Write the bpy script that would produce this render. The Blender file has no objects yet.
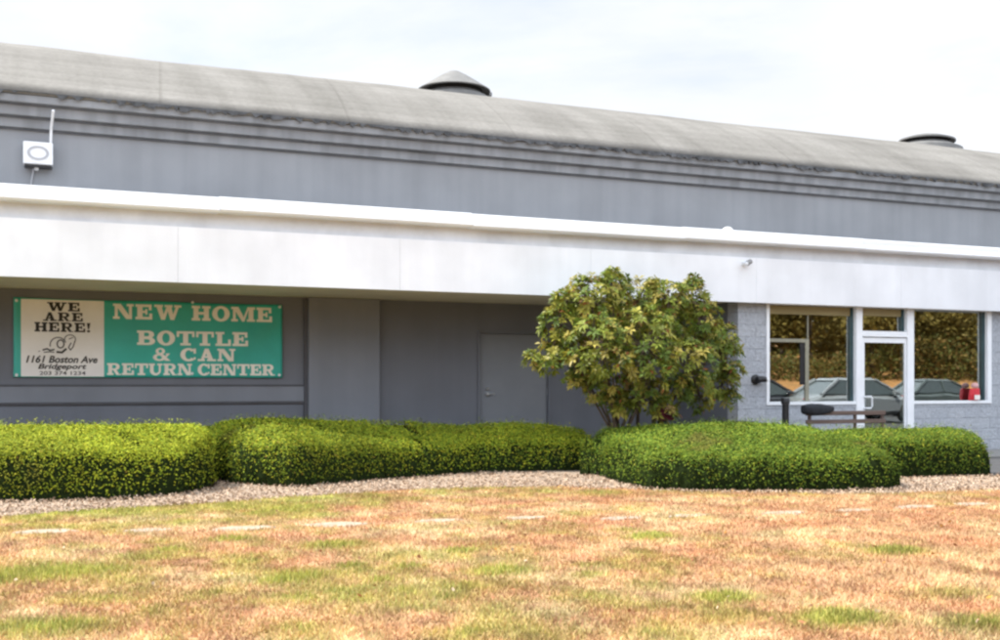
import bpy, bmesh, math, random
import numpy as np
from mathutils import Vector, Matrix
from mathutils.geometry import tessellate_polygon

random.seed(7)
rng = np.random.default_rng(7)
C = bpy.context.scene.collection
scene = bpy.context.scene

# ------------------------------------------------------------------ measuring
F, HZ, EYE = 1100.0, 385.0, 1.22
A = math.atan(F / 2600.0)
CA, SA = math.cos(A), math.sin(A)


def depth(px, Y):
    return Y / (CA - (px - 500) / F * SA)


def X_at(px, Y):
    return depth(px, Y) * (SA + (px - 500) / F * CA)


def Z_at(px, py, Y):
    return EYE + (HZ - py) / F * depth(px, Y)


def G(px, py, z=0.0):
    """point of the ground seen at a place of the photograph"""
    d = F * (EYE - z) / (py - HZ)
    u = (px - 500) / F
    return (d * (SA + u * CA), d * (CA - u * SA))


# ------------------------------------------------------------------ mesh tools
class MB:
    def __init__(self):
        self.v, self.f, self.m = [], [], []

    def add(self, vs, fs, mi=0):
        o = len(self.v)
        self.v += [tuple(p) for p in vs]
        self.f += [tuple(i + o for i in f) for f in fs]
        self.m += [mi] * len(fs)

    def box(self, x0, x1, y0, y1, z0, z1, mi=0):
        vs = [(x, y, z) for z in (z0, z1) for y in (y0, y1) for x in (x0, x1)]
        self.add(vs, [(0, 2, 3, 1), (4, 5, 7, 6), (0, 1, 5, 4), (1, 3, 7, 5), (3, 2, 6, 7), (2, 0, 4, 6)], mi)

    def tube(self, pts, r, n=8, mi=0, r2=None, cap=True):
        pts = [Vector(p) for p in pts]
        k = len(pts)
        o = len(self.v)
        up = Vector((0.31, 0.17, 0.93))
        for i, p in enumerate(pts):
            d = (pts[min(i + 1, k - 1)] - pts[max(i - 1, 0)]).normalized()
            a = d.cross(up)
            if a.length < 1e-3:
                a = d.cross(Vector((1, 0, 0)))
            a.normalize()
            b = d.cross(a)
            rr = r if r2 is None else r + (r2 - r) * i / max(1, k - 1)
            for j in range(n):
                t = 2 * math.pi * j / n
                self.v.append(tuple(p + a * (math.cos(t) * rr) + b * (math.sin(t) * rr)))
        for i in range(k - 1):
            for j in range(n):
                q = o + i * n
                self.f.append((q + j, q + (j + 1) % n, q + n + (j + 1) % n, q + n + j))
                self.m.append(mi)
        if cap:
            self.f.append(tuple(o + j for j in range(n))[::-1]); self.m.append(mi)
            self.f.append(tuple(o + (k - 1) * n + j for j in range(n))); self.m.append(mi)

    def lathe(self, prof, n=24, c=(0, 0, 0), mi=0, axis='z', squash=1.0):
        o = len(self.v)
        for r, z in prof:
            for j in range(n):
                t = 2 * math.pi * j / n
                p = (r * math.cos(t), r * math.sin(t) * squash, z)
                if axis == 'y':
                    p = (p[0], p[2], p[1])
                elif axis == 'x':
                    p = (p[2], p[0], p[1])
                self.v.append((p[0] + c[0], p[1] + c[1], p[2] + c[2]))
        for i in range(len(prof) - 1):
            for j in range(n):
                q = o + i * n
                self.f.append((q + j, q + (j + 1) % n, q + n + (j + 1) % n, q + n + j))
                self.m.append(mi)
        self.f.append(tuple(o + j for j in range(n))[::-1]); self.m.append(mi)
        e = o + (len(prof) - 1) * n
        self.f.append(tuple(e + j for j in range(n))); self.m.append(mi)

    def build(self, name, mats, parent=None, smooth=False, bevel=0.0, normals=True):
        me = bpy.data.meshes.new(name)
        me.from_pydata(self.v, [], self.f)
        mats = mats if isinstance(mats, (list, tuple)) else [mats]
        for m in mats:
            me.materials.append(m)
        me.polygons.foreach_set('material_index', self.m)
        if normals:
            bm = bmesh.new(); bm.from_mesh(me)
            bmesh.ops.recalc_face_normals(bm, faces=bm.faces)
            bm.to_mesh(me); bm.free()
        if smooth:
            me.polygons.foreach_set('use_smooth', [True] * len(me.polygons))
        me.update()
        o = bpy.data.objects.new(name, me)
        C.objects.link(o)
        if parent is not None:
            o.parent = parent
        if bevel:
            b = o.modifiers.new('bevel', 'BEVEL'); b.width = bevel; b.segments = 2; b.limit_method = 'ANGLE'
        if smooth:
            try:
                me.set_sharp_from_angle(angle=math.radians(38))
            except Exception:
                pass
        return o


def fast_mesh(name, V, faces_n, material, col=None, parent=None, idx=None):
    """V (n,3); polygons of faces_n consecutive vertices each unless idx given"""
    me = bpy.data.meshes.new(name)
    n = len(V)
    if idx is None:
        idx = np.arange(n)
    k = len(idx) // faces_n
    me.vertices.add(n); me.loops.add(len(idx)); me.polygons.add(k)
    me.vertices.foreach_set('co', np.asarray(V, dtype=np.float32).ravel())
    me.loops.foreach_set('vertex_index', np.asarray(idx, dtype=np.int32).ravel())
    me.polygons.foreach_set('loop_start', np.arange(0, len(idx), faces_n, dtype=np.int32))
    try:
        me.polygons.foreach_set('loop_total', np.full(k, faces_n, dtype=np.int32))
    except Exception:
        pass
    if col is not None:
        at = me.color_attributes.new('Col', 'FLOAT_COLOR', 'POINT')
        c4 = np.ones((n, 4), dtype=np.float32); c4[:, :3] = col
        at.data.foreach_set('color', c4.ravel())
    me.materials.append(material)
    me.update(calc_edges=True)
    me.validate()
    o = bpy.data.objects.new(name, me)
    C.objects.link(o)
    if parent is not None:
        o.parent = parent
    return o


def tag(o, label=None, cat=None, group=None, kind=None):
    if label: o['label'] = label
    if cat: o['category'] = cat
    if group: o['group'] = group
    if kind: o['kind'] = kind
    return o


def empty(name, loc=(0, 0, 0), rz=0.0):
    o = bpy.data.objects.new(name, None)
    o.empty_display_size = 0.2
    o.location = loc; o.rotation_euler = (0, 0, rz)
    C.objects.link(o)
    return o


# ------------------------------------------------------------------ noise (numpy)
def _h(ix, iy, s):
    n = (ix * 374761393 + iy * 668265263 + s * 974634347) & 0x7fffffff
    n = ((n ^ (n >> 13)) * 1274126177) & 0x7fffffff
    return ((n ^ (n >> 16)) & 0xffff) / 65535.0


def vn(x, y, s=0):
    x = np.asarray(x, float); y = np.asarray(y, float)
    ix = np.floor(x).astype(np.int64); iy = np.floor(y).astype(np.int64)
    fx = x - ix; fy = y - iy
    fx = fx * fx * (3 - 2 * fx); fy = fy * fy * (3 - 2 * fy)
    a = _h(ix, iy, s); b = _h(ix + 1, iy, s); c = _h(ix, iy + 1, s); d = _h(ix + 1, iy + 1, s)
    return (a * (1 - fx) + b * fx) * (1 - fy) + (c * (1 - fx) + d * fx) * fy


def fbm(x, y, s=0, o=4):
    t = 0; a = 0.5; w = 0
    for i in range(o):
        t = t + a * vn(x * 2 ** i + 17.3 * i, y * 2 ** i - 9.1 * i, s + i); w += a; a *= 0.5
    return t / w


def sstep(a, b, x):
    t = np.clip((x - a) / (b - a), 0, 1)
    return t * t * (3 - 2 * t)


# ------------------------------------------------------------------ materials
def newmat(name):
    m = bpy.data.materials.new(name); m.use_nodes = True
    nt = m.node_tree
    return m, nt, nt.nodes['Principled BSDF']


def N(nt, t, **kw):
    n = nt.nodes.new(t)
    for k, v in kw.items():
        setattr(n, k, v)
    return n


def mat(name, col, rough=0.6, var=0.12, scale=3.0, bump=0.0, bscale=60.0, metal=0.0, spec=0.4, stretch=(1, 1, 1), tint=None):
    """painted / plain surface: colour wanders with two noises, light bump"""
    m, nt, b = newmat(name)
    L = nt.links.new
    tc = N(nt, 'ShaderNodeTexCoord'); mp = N(nt, 'ShaderNodeMapping')
    mp.inputs['Scale'].default_value = stretch
    L(tc.outputs['Object'], mp.inputs['Vector'])
    n1 = N(nt, 'ShaderNodeTexNoise'); n1.inputs['Scale'].default_value = scale; n1.inputs['Detail'].default_value = 6
    n1.inputs['Roughness'].default_value = 0.62
    L(mp.outputs['Vector'], n1.inputs['Vector'])
    r = N(nt, 'ShaderNodeValToRGB')
    lo = tint if tint else tuple(c * (1 - 2 * var) for c in col)
    r.color_ramp.elements[0].position = 0.28; r.color_ramp.elements[0].color = (*lo, 1)
    r.color_ramp.elements[1].position = 0.68; r.color_ramp.elements[1].color = (*[min(0.9, c * (1 + var)) for c in col], 1)
    L(n1.outputs['Fac'], r.inputs['Fac'])
    L(r.outputs['Color'], b.inputs['Base Color'])
    b.inputs['Roughness'].default_value = rough
    b.inputs['Metallic'].default_value = metal
    b.inputs['Specular IOR Level'].default_value = spec
    if bump:
        n2 = N(nt, 'ShaderNodeTexNoise'); n2.inputs['Scale'].default_value = bscale; n2.inputs['Detail'].default_value = 5
        L(tc.outputs['Object'], n2.inputs['Vector'])
        bp = N(nt, 'ShaderNodeBump'); bp.inputs['Strength'].default_value = bump; bp.inputs['Distance'].default_value = 0.02
        L(n2.outputs['Fac'], bp.inputs['Height']); L(bp.outputs['Normal'], b.inputs['Normal'])
    return m


def leafmat(name, trans=0.35, rough=0.5, spec=0.3):
    m, nt, b = newmat(name)
    L = nt.links.new
    at = N(nt, 'ShaderNodeAttribute'); at.attribute_name = 'Col'
    L(at.outputs['Color'], b.inputs['Base Color'])
    b.inputs['Roughness'].default_value = rough; b.inputs['Specular IOR Level'].default_value = spec
    t = N(nt, 'ShaderNodeBsdfTranslucent'); L(at.outputs['Color'], t.inputs['Color'])
    mx = N(nt, 'ShaderNodeMixShader'); mx.inputs['Fac'].default_value = trans
    L(b.outputs['BSDF'], mx.inputs[1]); L(t.outputs['BSDF'], mx.inputs[2])
    L(mx.outputs['Shader'], nt.nodes['Material Output'].inputs['Surface'])
    return m


def colmat(name, rough=0.9, bump=0.0, bscale=40):
    m, nt, b = newmat(name)
    L = nt.links.new
    at = N(nt, 'ShaderNodeAttribute'); at.attribute_name = 'Col'
    n1 = N(nt, 'ShaderNodeTexNoise'); n1.inputs['Scale'].default_value = bscale; n1.inputs['Detail'].default_value = 6
    tc = N(nt, 'ShaderNodeTexCoord'); L(tc.outputs['Object'], n1.inputs['Vector'])
    mx = N(nt, 'ShaderNodeMix', data_type='RGBA', blend_type='MULTIPLY')
    mx.inputs['Factor'].default_value = 1.0
    r = N(nt, 'ShaderNodeValToRGB')
    r.color_ramp.elements[0].position = 0.3; r.color_ramp.elements[0].color = (0.6, 0.6, 0.6, 1)
    r.color_ramp.elements[1].position = 0.7; r.color_ramp.elements[1].color = (1.25, 1.25, 1.25, 1)
    L(n1.outputs['Fac'], r.inputs['Fac'])
    L(at.outputs['Color'], mx.inputs['A']); L(r.outputs['Color'], mx.inputs['B'])
    L(mx.outputs['Result'], b.inputs['Base Color'])
    b.inputs['Roughness'].default_value = rough; b.inputs['Specular IOR Level'].default_value = 0.15
    if bump:
        bp = N(nt, 'ShaderNodeBump'); bp.inputs['Strength'].default_value = bump; bp.inputs['Distance'].default_value = 0.03
        L(n1.outputs['Fac'], bp.inputs['Height']); L(bp.outputs['Normal'], b.inputs['Normal'])
    return m


def block_mat():
    m, nt, b = newmat('painted_split_block')
    L = nt.links.new
    tc = N(nt, 'ShaderNodeTexCoord'); sp = N(nt, 'ShaderNodeSeparateXYZ'); cb = N(nt, 'ShaderNodeCombineXYZ')
    L(tc.outputs['Object'], sp.inputs[0])
    ad = N(nt, 'ShaderNodeMath', operation='ADD')
    L(sp.outputs['X'], ad.inputs[0]); L(sp.outputs['Y'], ad.inputs[1])
    L(ad.outputs[0], cb.inputs['X']); L(sp.outputs['Z'], cb.inputs['Y'])
    br = N(nt, 'ShaderNodeTexBrick')
    br.inputs['Scale'].default_value = 1.0
    br.inputs['Brick Width'].default_value = 0.406; br.inputs['Row Height'].default_value = 0.203
    br.inputs['Mortar Size'].default_value = 0.008; br.inputs['Mortar Smooth'].default_value = 0.5
    br.inputs['Color1'].default_value = (0.410, 0.435, 0.481, 1); br.inputs['Color2'].default_value = (0.435, 0.460, 0.502, 1)
    br.inputs['Mortar'].default_value = (0.368, 0.390, 0.432, 1)
    L(cb.outputs[0], br.inputs['Vector'])
    n1 = N(nt, 'ShaderNodeTexNoise'); n1.inputs['Scale'].default_value = 22; n1.inputs['Detail'].default_value = 8
    n1.inputs['Roughness'].default_value = 0.7
    L(tc.outputs['Object'], n1.inputs['Vector'])
    r = N(nt, 'ShaderNodeValToRGB')
    r.color_ramp.elements[0].position = 0.3; r.color_ramp.elements[0].color = (0.72, 0.72, 0.73, 1)
    r.color_ramp.elements[1].position = 0.7; r.color_ramp.elements[1].color = (1.15, 1.15, 1.15, 1)
    L(n1.outputs['Fac'], r.inputs['Fac'])
    mx = N(nt, 'ShaderNodeMix', data_type='RGBA', blend_type='MULTIPLY'); mx.inputs['Factor'].default_value = 1
    L(br.outputs['Color'], mx.inputs['A']); L(r.outputs['Color'], mx.inputs['B'])
    L(mx.outputs['Result'], b.inputs['Base Color'])
    b.inputs['Roughness'].default_value = 0.75; b.inputs['Specular IOR Level'].default_value = 0.25
    s = N(nt, 'ShaderNodeMath', operation='MULTIPLY_ADD')
    L(br.outputs['Fac'], s.inputs[0]); s.inputs[1].default_value = -0.28; L(n1.outputs['Fac'], s.inputs[2])
    bp = N(nt, 'ShaderNodeBump'); bp.inputs['Strength'].default_value = 0.9; bp.inputs['Distance'].default_value = 0.03
    L(s.outputs[0], bp.inputs['Height']); L(bp.outputs['Normal'], b.inputs['Normal'])
    return m


def roof_mat():
    """grey coated roof membrane: blotches, streaks running down the slope, welded seams"""
    m, nt, b = newmat('roof_membrane')
    L = nt.links.new
    tc = N(nt, 'ShaderNodeTexCoord')

    def noise(sc, st, det=6, rough=0.6):
        mp = N(nt, 'ShaderNodeMapping'); mp.inputs['Scale'].default_value = st
        L(tc.outputs['Object'], mp.inputs['Vector'])
        n = N(nt, 'ShaderNodeTexNoise'); n.inputs['Scale'].default_value = sc; n.inputs['Detail'].default_value = det
        n.inputs['Roughness'].default_value = rough
        L(mp.outputs['Vector'], n.inputs['Vector'])
        return n.outputs['Fac']

    def ramp(f, p0, c0, p1, c1):
        r = N(nt, 'ShaderNodeValToRGB')
        r.color_ramp.elements[0].position = p0; r.color_ramp.elements[0].color = (*c0, 1)
        r.color_ramp.elements[1].position = p1; r.color_ramp.elements[1].color = (*c1, 1)
        L(f, r.inputs['Fac']); return r.outputs['Color']

    def mul(a, c, fac=1.0):
        x = N(nt, 'ShaderNodeMix', data_type='RGBA', blend_type='MULTIPLY'); x.inputs['Factor'].default_value = fac
        L(a, x.inputs['A']); L(c, x.inputs['B']); return x.outputs['Result']

    base = ramp(noise(0.5, (1, 1, 1)), 0.3, (0.150, 0.143, 0.132), 0.72, (0.212, 0.204, 0.190))
    streak = ramp(noise(1.6, (1.6, 0.12, 0.12)), 0.34, (0.86, 0.86, 0.85), 0.6, (1.04, 1.04, 1.04))
    course = ramp(noise(1.6, (0.05, 2.6, 2.6), 3), 0.36, (0.88, 0.88, 0.87), 0.6, (1.03, 1.03, 1.03))
    fine = ramp(noise(14, (1, 1, 1)), 0.3, (0.86, 0.86, 0.86), 0.7, (1.08, 1.08, 1.08))
    c = mul(mul(mul(base, streak), course), fine)
    # seams: sheets 2.9 m wide lying a little askew
    sp = N(nt, 'ShaderNodeSeparateXYZ'); L(tc.outputs['Object'], sp.inputs[0])
    k = N(nt, 'ShaderNodeMath', operation='MULTIPLY_ADD'); L(sp.outputs['Y'], k.inputs[0]); k.inputs[1].default_value = -0.10
    L(sp.outputs['X'], k.inputs[2])
    dv = N(nt, 'ShaderNodeMath', operation='DIVIDE'); L(k.outputs[0], dv.inputs[0]); dv.inputs[1].default_value = 2.9
    fr = N(nt, 'ShaderNodeMath', operation='FRACT'); L(dv.outputs[0], fr.inputs[0])
    se = ramp(fr.outputs[0], 0.0, (0.66, 0.65, 0.63), 0.022, (1, 1, 1))
    c = mul(c, se, 0.6)
    L(c, b.inputs['Base Color'])
    b.inputs['Roughness'].default_value = 0.85; b.inputs['Specular IOR Level'].default_value = 0.2
    return m


def stained_wall(name, col, stain=0.25):
    """flat masonry paint with faint vertical run-off streaks"""
    m, nt, b = newmat(name)
    L = nt.links.new
    tc = N(nt, 'ShaderNodeTexCoord')
    mp = N(nt, 'ShaderNodeMapping'); mp.inputs['Scale'].default_value = (2.2, 2.2, 0.10)
    L(tc.outputs['Object'], mp.inputs['Vector'])
    n1 = N(nt, 'ShaderNodeTexNoise'); n1.inputs['Scale'].default_value = 1.8; n1.inputs['Detail'].default_value = 7
    L(mp.outputs['Vector'], n1.inputs['Vector'])
    n2 = N(nt, 'ShaderNodeTexNoise'); n2.inputs['Scale'].default_value = 1.1; n2.inputs['Detail'].default_value = 6
    L(tc.outputs['Object'], n2.inputs['Vector'])
    r1 = N(nt, 'ShaderNodeValToRGB')
    r1.color_ramp.elements[0].position = 0.36; r1.color_ramp.elements[0].color = (*[c * (1 - stain * 0.55) for c in col], 1)
    r1.color_ramp.elements[1].position = 0.6; r1.color_ramp.elements[1].color = (*col, 1)
    L(n1.outputs['Fac'], r1.inputs['Fac'])
    r2 = N(nt, 'ShaderNodeValToRGB')
    r2.color_ramp.elements[0].position = 0.3; r2.color_ramp.elements[0].color = (0.9, 0.9, 0.9, 1)
    r2.color_ramp.elements[1].position = 0.7; r2.color_ramp.elements[1].color = (1.06, 1.06, 1.06, 1)
    L(n2.outputs['Fac'], r2.inputs['Fac'])
    mx = N(nt, 'ShaderNodeMix', data_type='RGBA', blend_type='MULTIPLY'); mx.inputs['Factor'].default_value = 1
    L(r1.outputs['Color'], mx.inputs['A']); L(r2.outputs['Color'], mx.inputs['B'])
    L(mx.outputs['Result'], b.inputs['Base Color'])
    b.inputs['Roughness'].default_value = 0.62; b.inputs['Specular IOR Level'].default_value = 0.3
    n3 = N(nt, 'ShaderNodeTexNoise'); n3.inputs['Scale'].default_value = 45; n3.inputs['Detail'].default_value = 4
    L(tc.outputs['Object'], n3.inputs['Vector'])
    bp = N(nt, 'ShaderNodeBump'); bp.inputs['Strength'].default_value = 0.18; bp.inputs['Distance'].default_value = 0.01
    L(n3.outputs['Fac'], bp.inputs['Height']); L(bp.outputs['Normal'], b.inputs['Normal'])
    return m


def glass_mat():
    """mirror-coated shop glazing over a dim room"""
    m, nt, b = newmat('shop_glass')
    L = nt.links.new
    nt.nodes.remove(b)
    g = N(nt, 'ShaderNodeBsdfGlossy'); g.inputs['Roughness'].default_value = 0.012
    g.inputs['Color'].default_value = (0.93, 0.95, 0.93, 1)
    tc = N(nt, 'ShaderNodeTexCoord')
    n3 = N(nt, 'ShaderNodeTexNoise'); n3.inputs['Scale'].default_value = 1.3; n3.inputs['Detail'].default_value = 2
    L(tc.outputs['Object'], n3.inputs['Vector'])
    bp = N(nt, 'ShaderNodeBump'); bp.inputs['Strength'].default_value = 0.04; bp.inputs['Distance'].default_value = 0.02
    L(n3.outputs['Fac'], bp.inputs['Height']); L(bp.outputs['Normal'], g.inputs['Normal'])
    t = N(nt, 'ShaderNodeBsdfTransparent'); t.inputs['Color'].default_value = (0.72, 0.8, 0.76, 1)
    mx = N(nt, 'ShaderNodeMixShader'); mx.inputs['Fac'].default_value = GLASS_REFLECT
    L(t.outputs[0], mx.inputs[1]); L(g.outputs[0], mx.inputs[2])
    L(mx.outputs[0], nt.nodes['Material Output'].inputs['Surface'])
    return m


GLASS_REFLECT = 0.46
M = {}
M['white'] = stained_wall('white_paint', (0.765, 0.785, 0.825), 0.07)
M['white_shadow'] = mat('shade_toned_white', (0.60, 0.62, 0.65), 0.55, 0.07, 2.5, bump=0.05)  # white toned grey for the shade under the coping
M['coping'] = mat('white_metal_coping', (0.81, 0.83, 0.87), 0.35, 0.05, 2.0, stretch=(0.3, 1, 6))
M['soffit'] = mat('soffit_paint', (0.80, 0.78, 0.62), 0.7, 0.06, 0.8)
M['upper'] = stained_wall('upper_wall_grey_paint', (0.241, 0.256, 0.280), 0.14)
M['cornice'] = stained_wall('cornice_grey_paint', (0.236, 0.251, 0.274), 0.45)
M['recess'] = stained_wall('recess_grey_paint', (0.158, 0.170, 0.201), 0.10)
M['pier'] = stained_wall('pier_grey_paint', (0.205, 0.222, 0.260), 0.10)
M['doorgrey'] = mat('steel_door_grey_paint', (0.216, 0.234, 0.267), 0.42, 0.05, 1.2)
M['block'] = block_mat()
M['roof'] = roof_mat()
M['tar'] = mat('torn_dark_flashing', (0.075, 0.08, 0.088), 0.8, 0.4, 6)
M['step_shade'] = mat('painted_step_shade', (0.11, 0.12, 0.14), 0.8, 0.2, 3)
M['alu'] = mat('white_aluminium', (0.80, 0.825, 0.865), 0.35, 0.03, 3)
M['reveal_shade'] = mat('jamb_painted_shade', (0.035, 0.075, 0.085), 0.35, 0.15, 4)  # dark teal colour stands for shade and reflection on the jamb returns
M['glass'] = glass_mat()
M['interior'] = mat('interior_paint', (0.16, 0.145, 0.12), 0.8, 0.1, 1)
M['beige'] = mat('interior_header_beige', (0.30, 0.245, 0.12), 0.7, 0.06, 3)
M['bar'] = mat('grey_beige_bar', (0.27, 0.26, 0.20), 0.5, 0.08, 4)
M['intfloor'] = mat('interior_floor', (0.10, 0.09, 0.08), 0.5, 0.1, 2)
M['ventgrey'] = mat('weathered_vent_metal', (0.42, 0.42, 0.41), 0.55, 0.14, 4)
M['ventcap'] = mat('dull_vent_cap', (0.15, 0.149, 0.146), 0.7, 0.12, 4)
M['dark'] = mat('dark_opening', (0.012, 0.012, 0.013), 0.8, 0.2, 5)
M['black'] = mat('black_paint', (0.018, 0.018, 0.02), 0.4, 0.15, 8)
M['cloth'] = mat('black_cloth', (0.020, 0.022, 0.028), 0.85, 0.2, 12, bump=0.4, bscale=25)
M['boxgrey'] = mat('pale_enclosure_plastic', (0.70, 0.72, 0.75), 0.4, 0.04, 6)
M['greymark'] = mat('enclosure_grey_ring', (0.36, 0.37, 0.40), 0.5, 0.05, 6)
M['steel'] = mat('satin_steel', (0.62, 0.63, 0.66), 0.28, 0.05, 8, metal=0.9)
M['camgrey'] = mat('grey_camera_body', (0.22, 0.22, 0.22), 0.4, 0.08, 8)
M['wood'] = mat('weathered_brown_wood', (0.135, 0.092, 0.075), 0.6, 0.18, 6, bump=0.2, stretch=(0.4, 5, 5))
M['teal'] = mat('teal_vinyl', (0.032, 0.42, 0.35), 0.38, 0.08, 1.6)
M['cream'] = mat('cream_vinyl', (0.80, 0.79, 0.78), 0.4, 0.04, 2)
M['ink'] = mat('black_ink', (0.016, 0.015, 0.015), 0.5, 0.1, 9)
M['letter'] = mat('cream_ink', (0.84, 0.80, 0.72), 0.42, 0.04, 6)
M['stone'] = mat('pale_flat_stone', (0.33, 0.268, 0.20), 0.85, 0.22, 9, bump=0.5, bscale=30)
M['asphalt'] = mat('asphalt', (0.055, 0.055, 0.058), 0.85, 0.2, 6, bump=0.4, bscale=120)
M['concrete'] = mat('concrete', (0.22, 0.215, 0.205), 0.85, 0.1, 3, bump=0.3)
M['earth'] = mat('dry_earth', (0.20, 0.15, 0.09), 0.95, 0.2, 0.6, bump=0.3)
M['mulchbase'] = mat('pale_mulch', (0.33, 0.255, 0.195), 0.95, 0.24, 22, bump=1.0, bscale=55)
M['chip'] = colmat('wood_chips_colour', 0.9, 0, 30)
M['lawn'] = colmat('lawn_soil_colour', 0.95, 0.6, 55)
M['blade'] = leafmat('grass_blades', 0.25, 0.6, 0.15)
M['hedgeleaf'] = leafmat('hedge_leaves', 0.05, 0.65, 0.06)
M['hedgecore'] = mat('hedge_shade_core', (0.014, 0.021, 0.007), 1.0, 0.3, 15, bump=0.6, spec=0.0)
M['rhodo'] = leafmat('bush_leaves', 0.28, 0.45, 0.25)
M['bark'] = mat('brown_bark', (0.085, 0.062, 0.045), 0.9, 0.25, 14, bump=0.6, bscale=40)
M['woodleaf'] = leafmat('woodland_leaves', 0.3, 0.6, 0.2)
M['litter'] = mat('orange_leaf_litter', (0.36, 0.17, 0.055), 0.95, 0.3, 1.5, bump=0.6, bscale=8, tint=(0.16, 0.10, 0.04))
M['red'] = mat('red_plastic', (0.62, 0.035, 0.05), 0.4, 0.08, 8)
M['darkred'] = mat('dark_red_plastic', (0.11, 0.012, 0.03), 0.4, 0.12, 8)
M['paper'] = mat('white_paper', (0.78, 0.74, 0.70), 0.7, 0.05, 8)
M['carsilver'] = mat('silver_car_paint', (0.27, 0.285, 0.30), 0.25, 0.02, 2, metal=0.4, spec=0.6)
M['cardark'] = mat('dark_car_paint', (0.03, 0.032, 0.04), 0.2, 0.05, 2, spec=0.6)
M['cargrey'] = mat('grey_green_car_paint', (0.09, 0.11, 0.11), 0.25, 0.03, 2, metal=0.3, spec=0.6)
M['carglass'] = mat('car_glass', (0.05, 0.065, 0.07), 0.06, 0.05, 2, spec=0.7)
M['tyre'] = mat('tyre_rubber', (0.02, 0.02, 0.02), 0.85, 0.15, 10)
M['rim'] = mat('alloy_rim', (0.5, 0.5, 0.52), 0.3, 0.05, 5, metal=0.8)

# ------------------------------------------------------------------ key planes
YF, YB, YR = 15.2, 15.4, 17.4
ZS, ZP0, ZP1 = 2.62, 3.55, 3.76      # soffit, coping bottom, coping top
ZE = 5.38                            # eave
XL, XR = -16.0, 46.0
XB = X_at(738, YB)                   # left corner of the block wall

# ------------------------------------------------------------------ ground and setting
g = MB(); g.add([(-260, -260, -0.02), (300, -260, -0.02), (300, 300, -0.02), (-260, 300, -0.02)], [(0, 1, 2, 3)])
tag(g.build('ground', M['earth']), kind='structure')

edge_px = [(-120, 527), (0, 518), (100, 511), (250, 501.5), (380, 492), (500, 488), (560, 488), (620, 489.5), (680, 493),
           (760, 494.5), (890, 494.5), (1000, 491), (1100, 486)]
edge = np.array([G(*p) for p in edge_px])
edge = edge[np.argsort(edge[:, 0])]


def edgeY(x):
    return np.interp(x, edge[:, 0], edge[:, 1]) + 0.05 * (vn(np.asarray(x) * 2.3, np.asarray(x) * 0, 3) - 0.5) + \
        0.05 * (vn(np.asarray(x) * 9.0, np.asarray(x) * 0, 5) - 0.5)


GREEN_TUFTS = [(650, 538, .16, 1), (895, 553, .17, 1), (722, 600, .15, 1), (500, 573, .18, .9), (625, 532, .12, .5), (590, 577, .10, .6),
               (840, 622, .20, .9), (290, 582, .18, .9), (352, 568, .09, .9), (408, 569, .10, .8), (300, 579, .16, .9), (40, 575, .40, .8),
               (95, 573, .25, .7), (5, 578, .35, .8), (335, 548, .22, .7), (230, 541, .14, .8), (460, 553, .13, .8), (150, 560, .18, .6),
               (460, 590, .25, .5), (830, 617, .14, .7), (440, 600, .2, .5), (50, 632, .25, .7), (20, 630, .2, .6), (950, 596, .2, .4),
               (600, 495, .3, .5), (720, 621, .2, .4), (170, 553, .15, .7), (380, 583, .1, .7), (980, 628, .2, .6)]
tufts = [(*G(a, b), r, w) for a, b, r, w in GREEN_TUFTS]


def lawn_green(x, y):
    """0 = straw, 1 = green growth"""
    p = fbm(x * 0.8, y * 0.75, 11, 5)
    q = fbm(x * 3.2, y * 2.6, 31, 4)
    right = sstep(2.0, 8.5, x)
    e = edgeY(x) - y
    strip = sstep(2.0, 0.3, e) * 0.54 * (1 - 0.35 * right)
    near = sstep(6.6, 4.6, y) * -0.02
    v = (p - 0.52) * 0.95 + (q - 0.5) * 1.5 + 0.19 * sstep(4.5, -0.5, x) + 0.07 - 0.24 * right + strip + near
    v = np.clip(v, 0, 1)
    for tx, ty, r, w in tufts:
        d2 = ((x - tx) / (r * 1.5)) ** 2 + ((y - ty) / (r * 1.1)) ** 2
        v = np.maximum(v, w * np.exp(-d2 * 1.2) * 1.5)
    return np.clip(v, 0, 1)


def lawn_color(x, y, gr, r1, r2):
    straw = np.array([0.475, 0.292, 0.162]); pale = np.array([0.53, 0.39, 0.222]); rust = np.array([0.40, 0.207, 0.116])
    green = np.array([0.20, 0.265, 0.045]); lime = np.array([0.41, 0.385, 0.085])
    k = fbm(x * 1.5, y * 1.4, 51, 5)
    t = np.clip((k - 0.38) * 3.2 + (r1 - 0.5) * 0.8, 0, 1)[:, None]
    dry = rust * (1 - t) + straw * t
    t2 = np.clip((fbm(x * 2.4, y * 2.2, 71, 4) - 0.52) * 4 + (r2 - 0.5) * 0.9, 0, 1)[:, None]
    dry = dry * (1 - t2) + pale * t2
    gcol = green * (1 - r1[:, None]) + lime * r1[:, None]
    w = np.clip((gr + (r2 - 0.5) * 0.5), 0, 1)[:, None] * 0.88
    mott = 0.63 + 0.90 * fbm(x * 6.5, y * 5.5, 171, 3)
    return (dry * (1 - w) + gcol * w) * mott[:, None]


def lawn_z(x, y):
    return 0.012 + 0.03 * (fbm(x * 0.5, y * 0.5, 91, 2) - 0.5) * sstep(0.0, 0.8, edgeY(x) - y)


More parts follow.
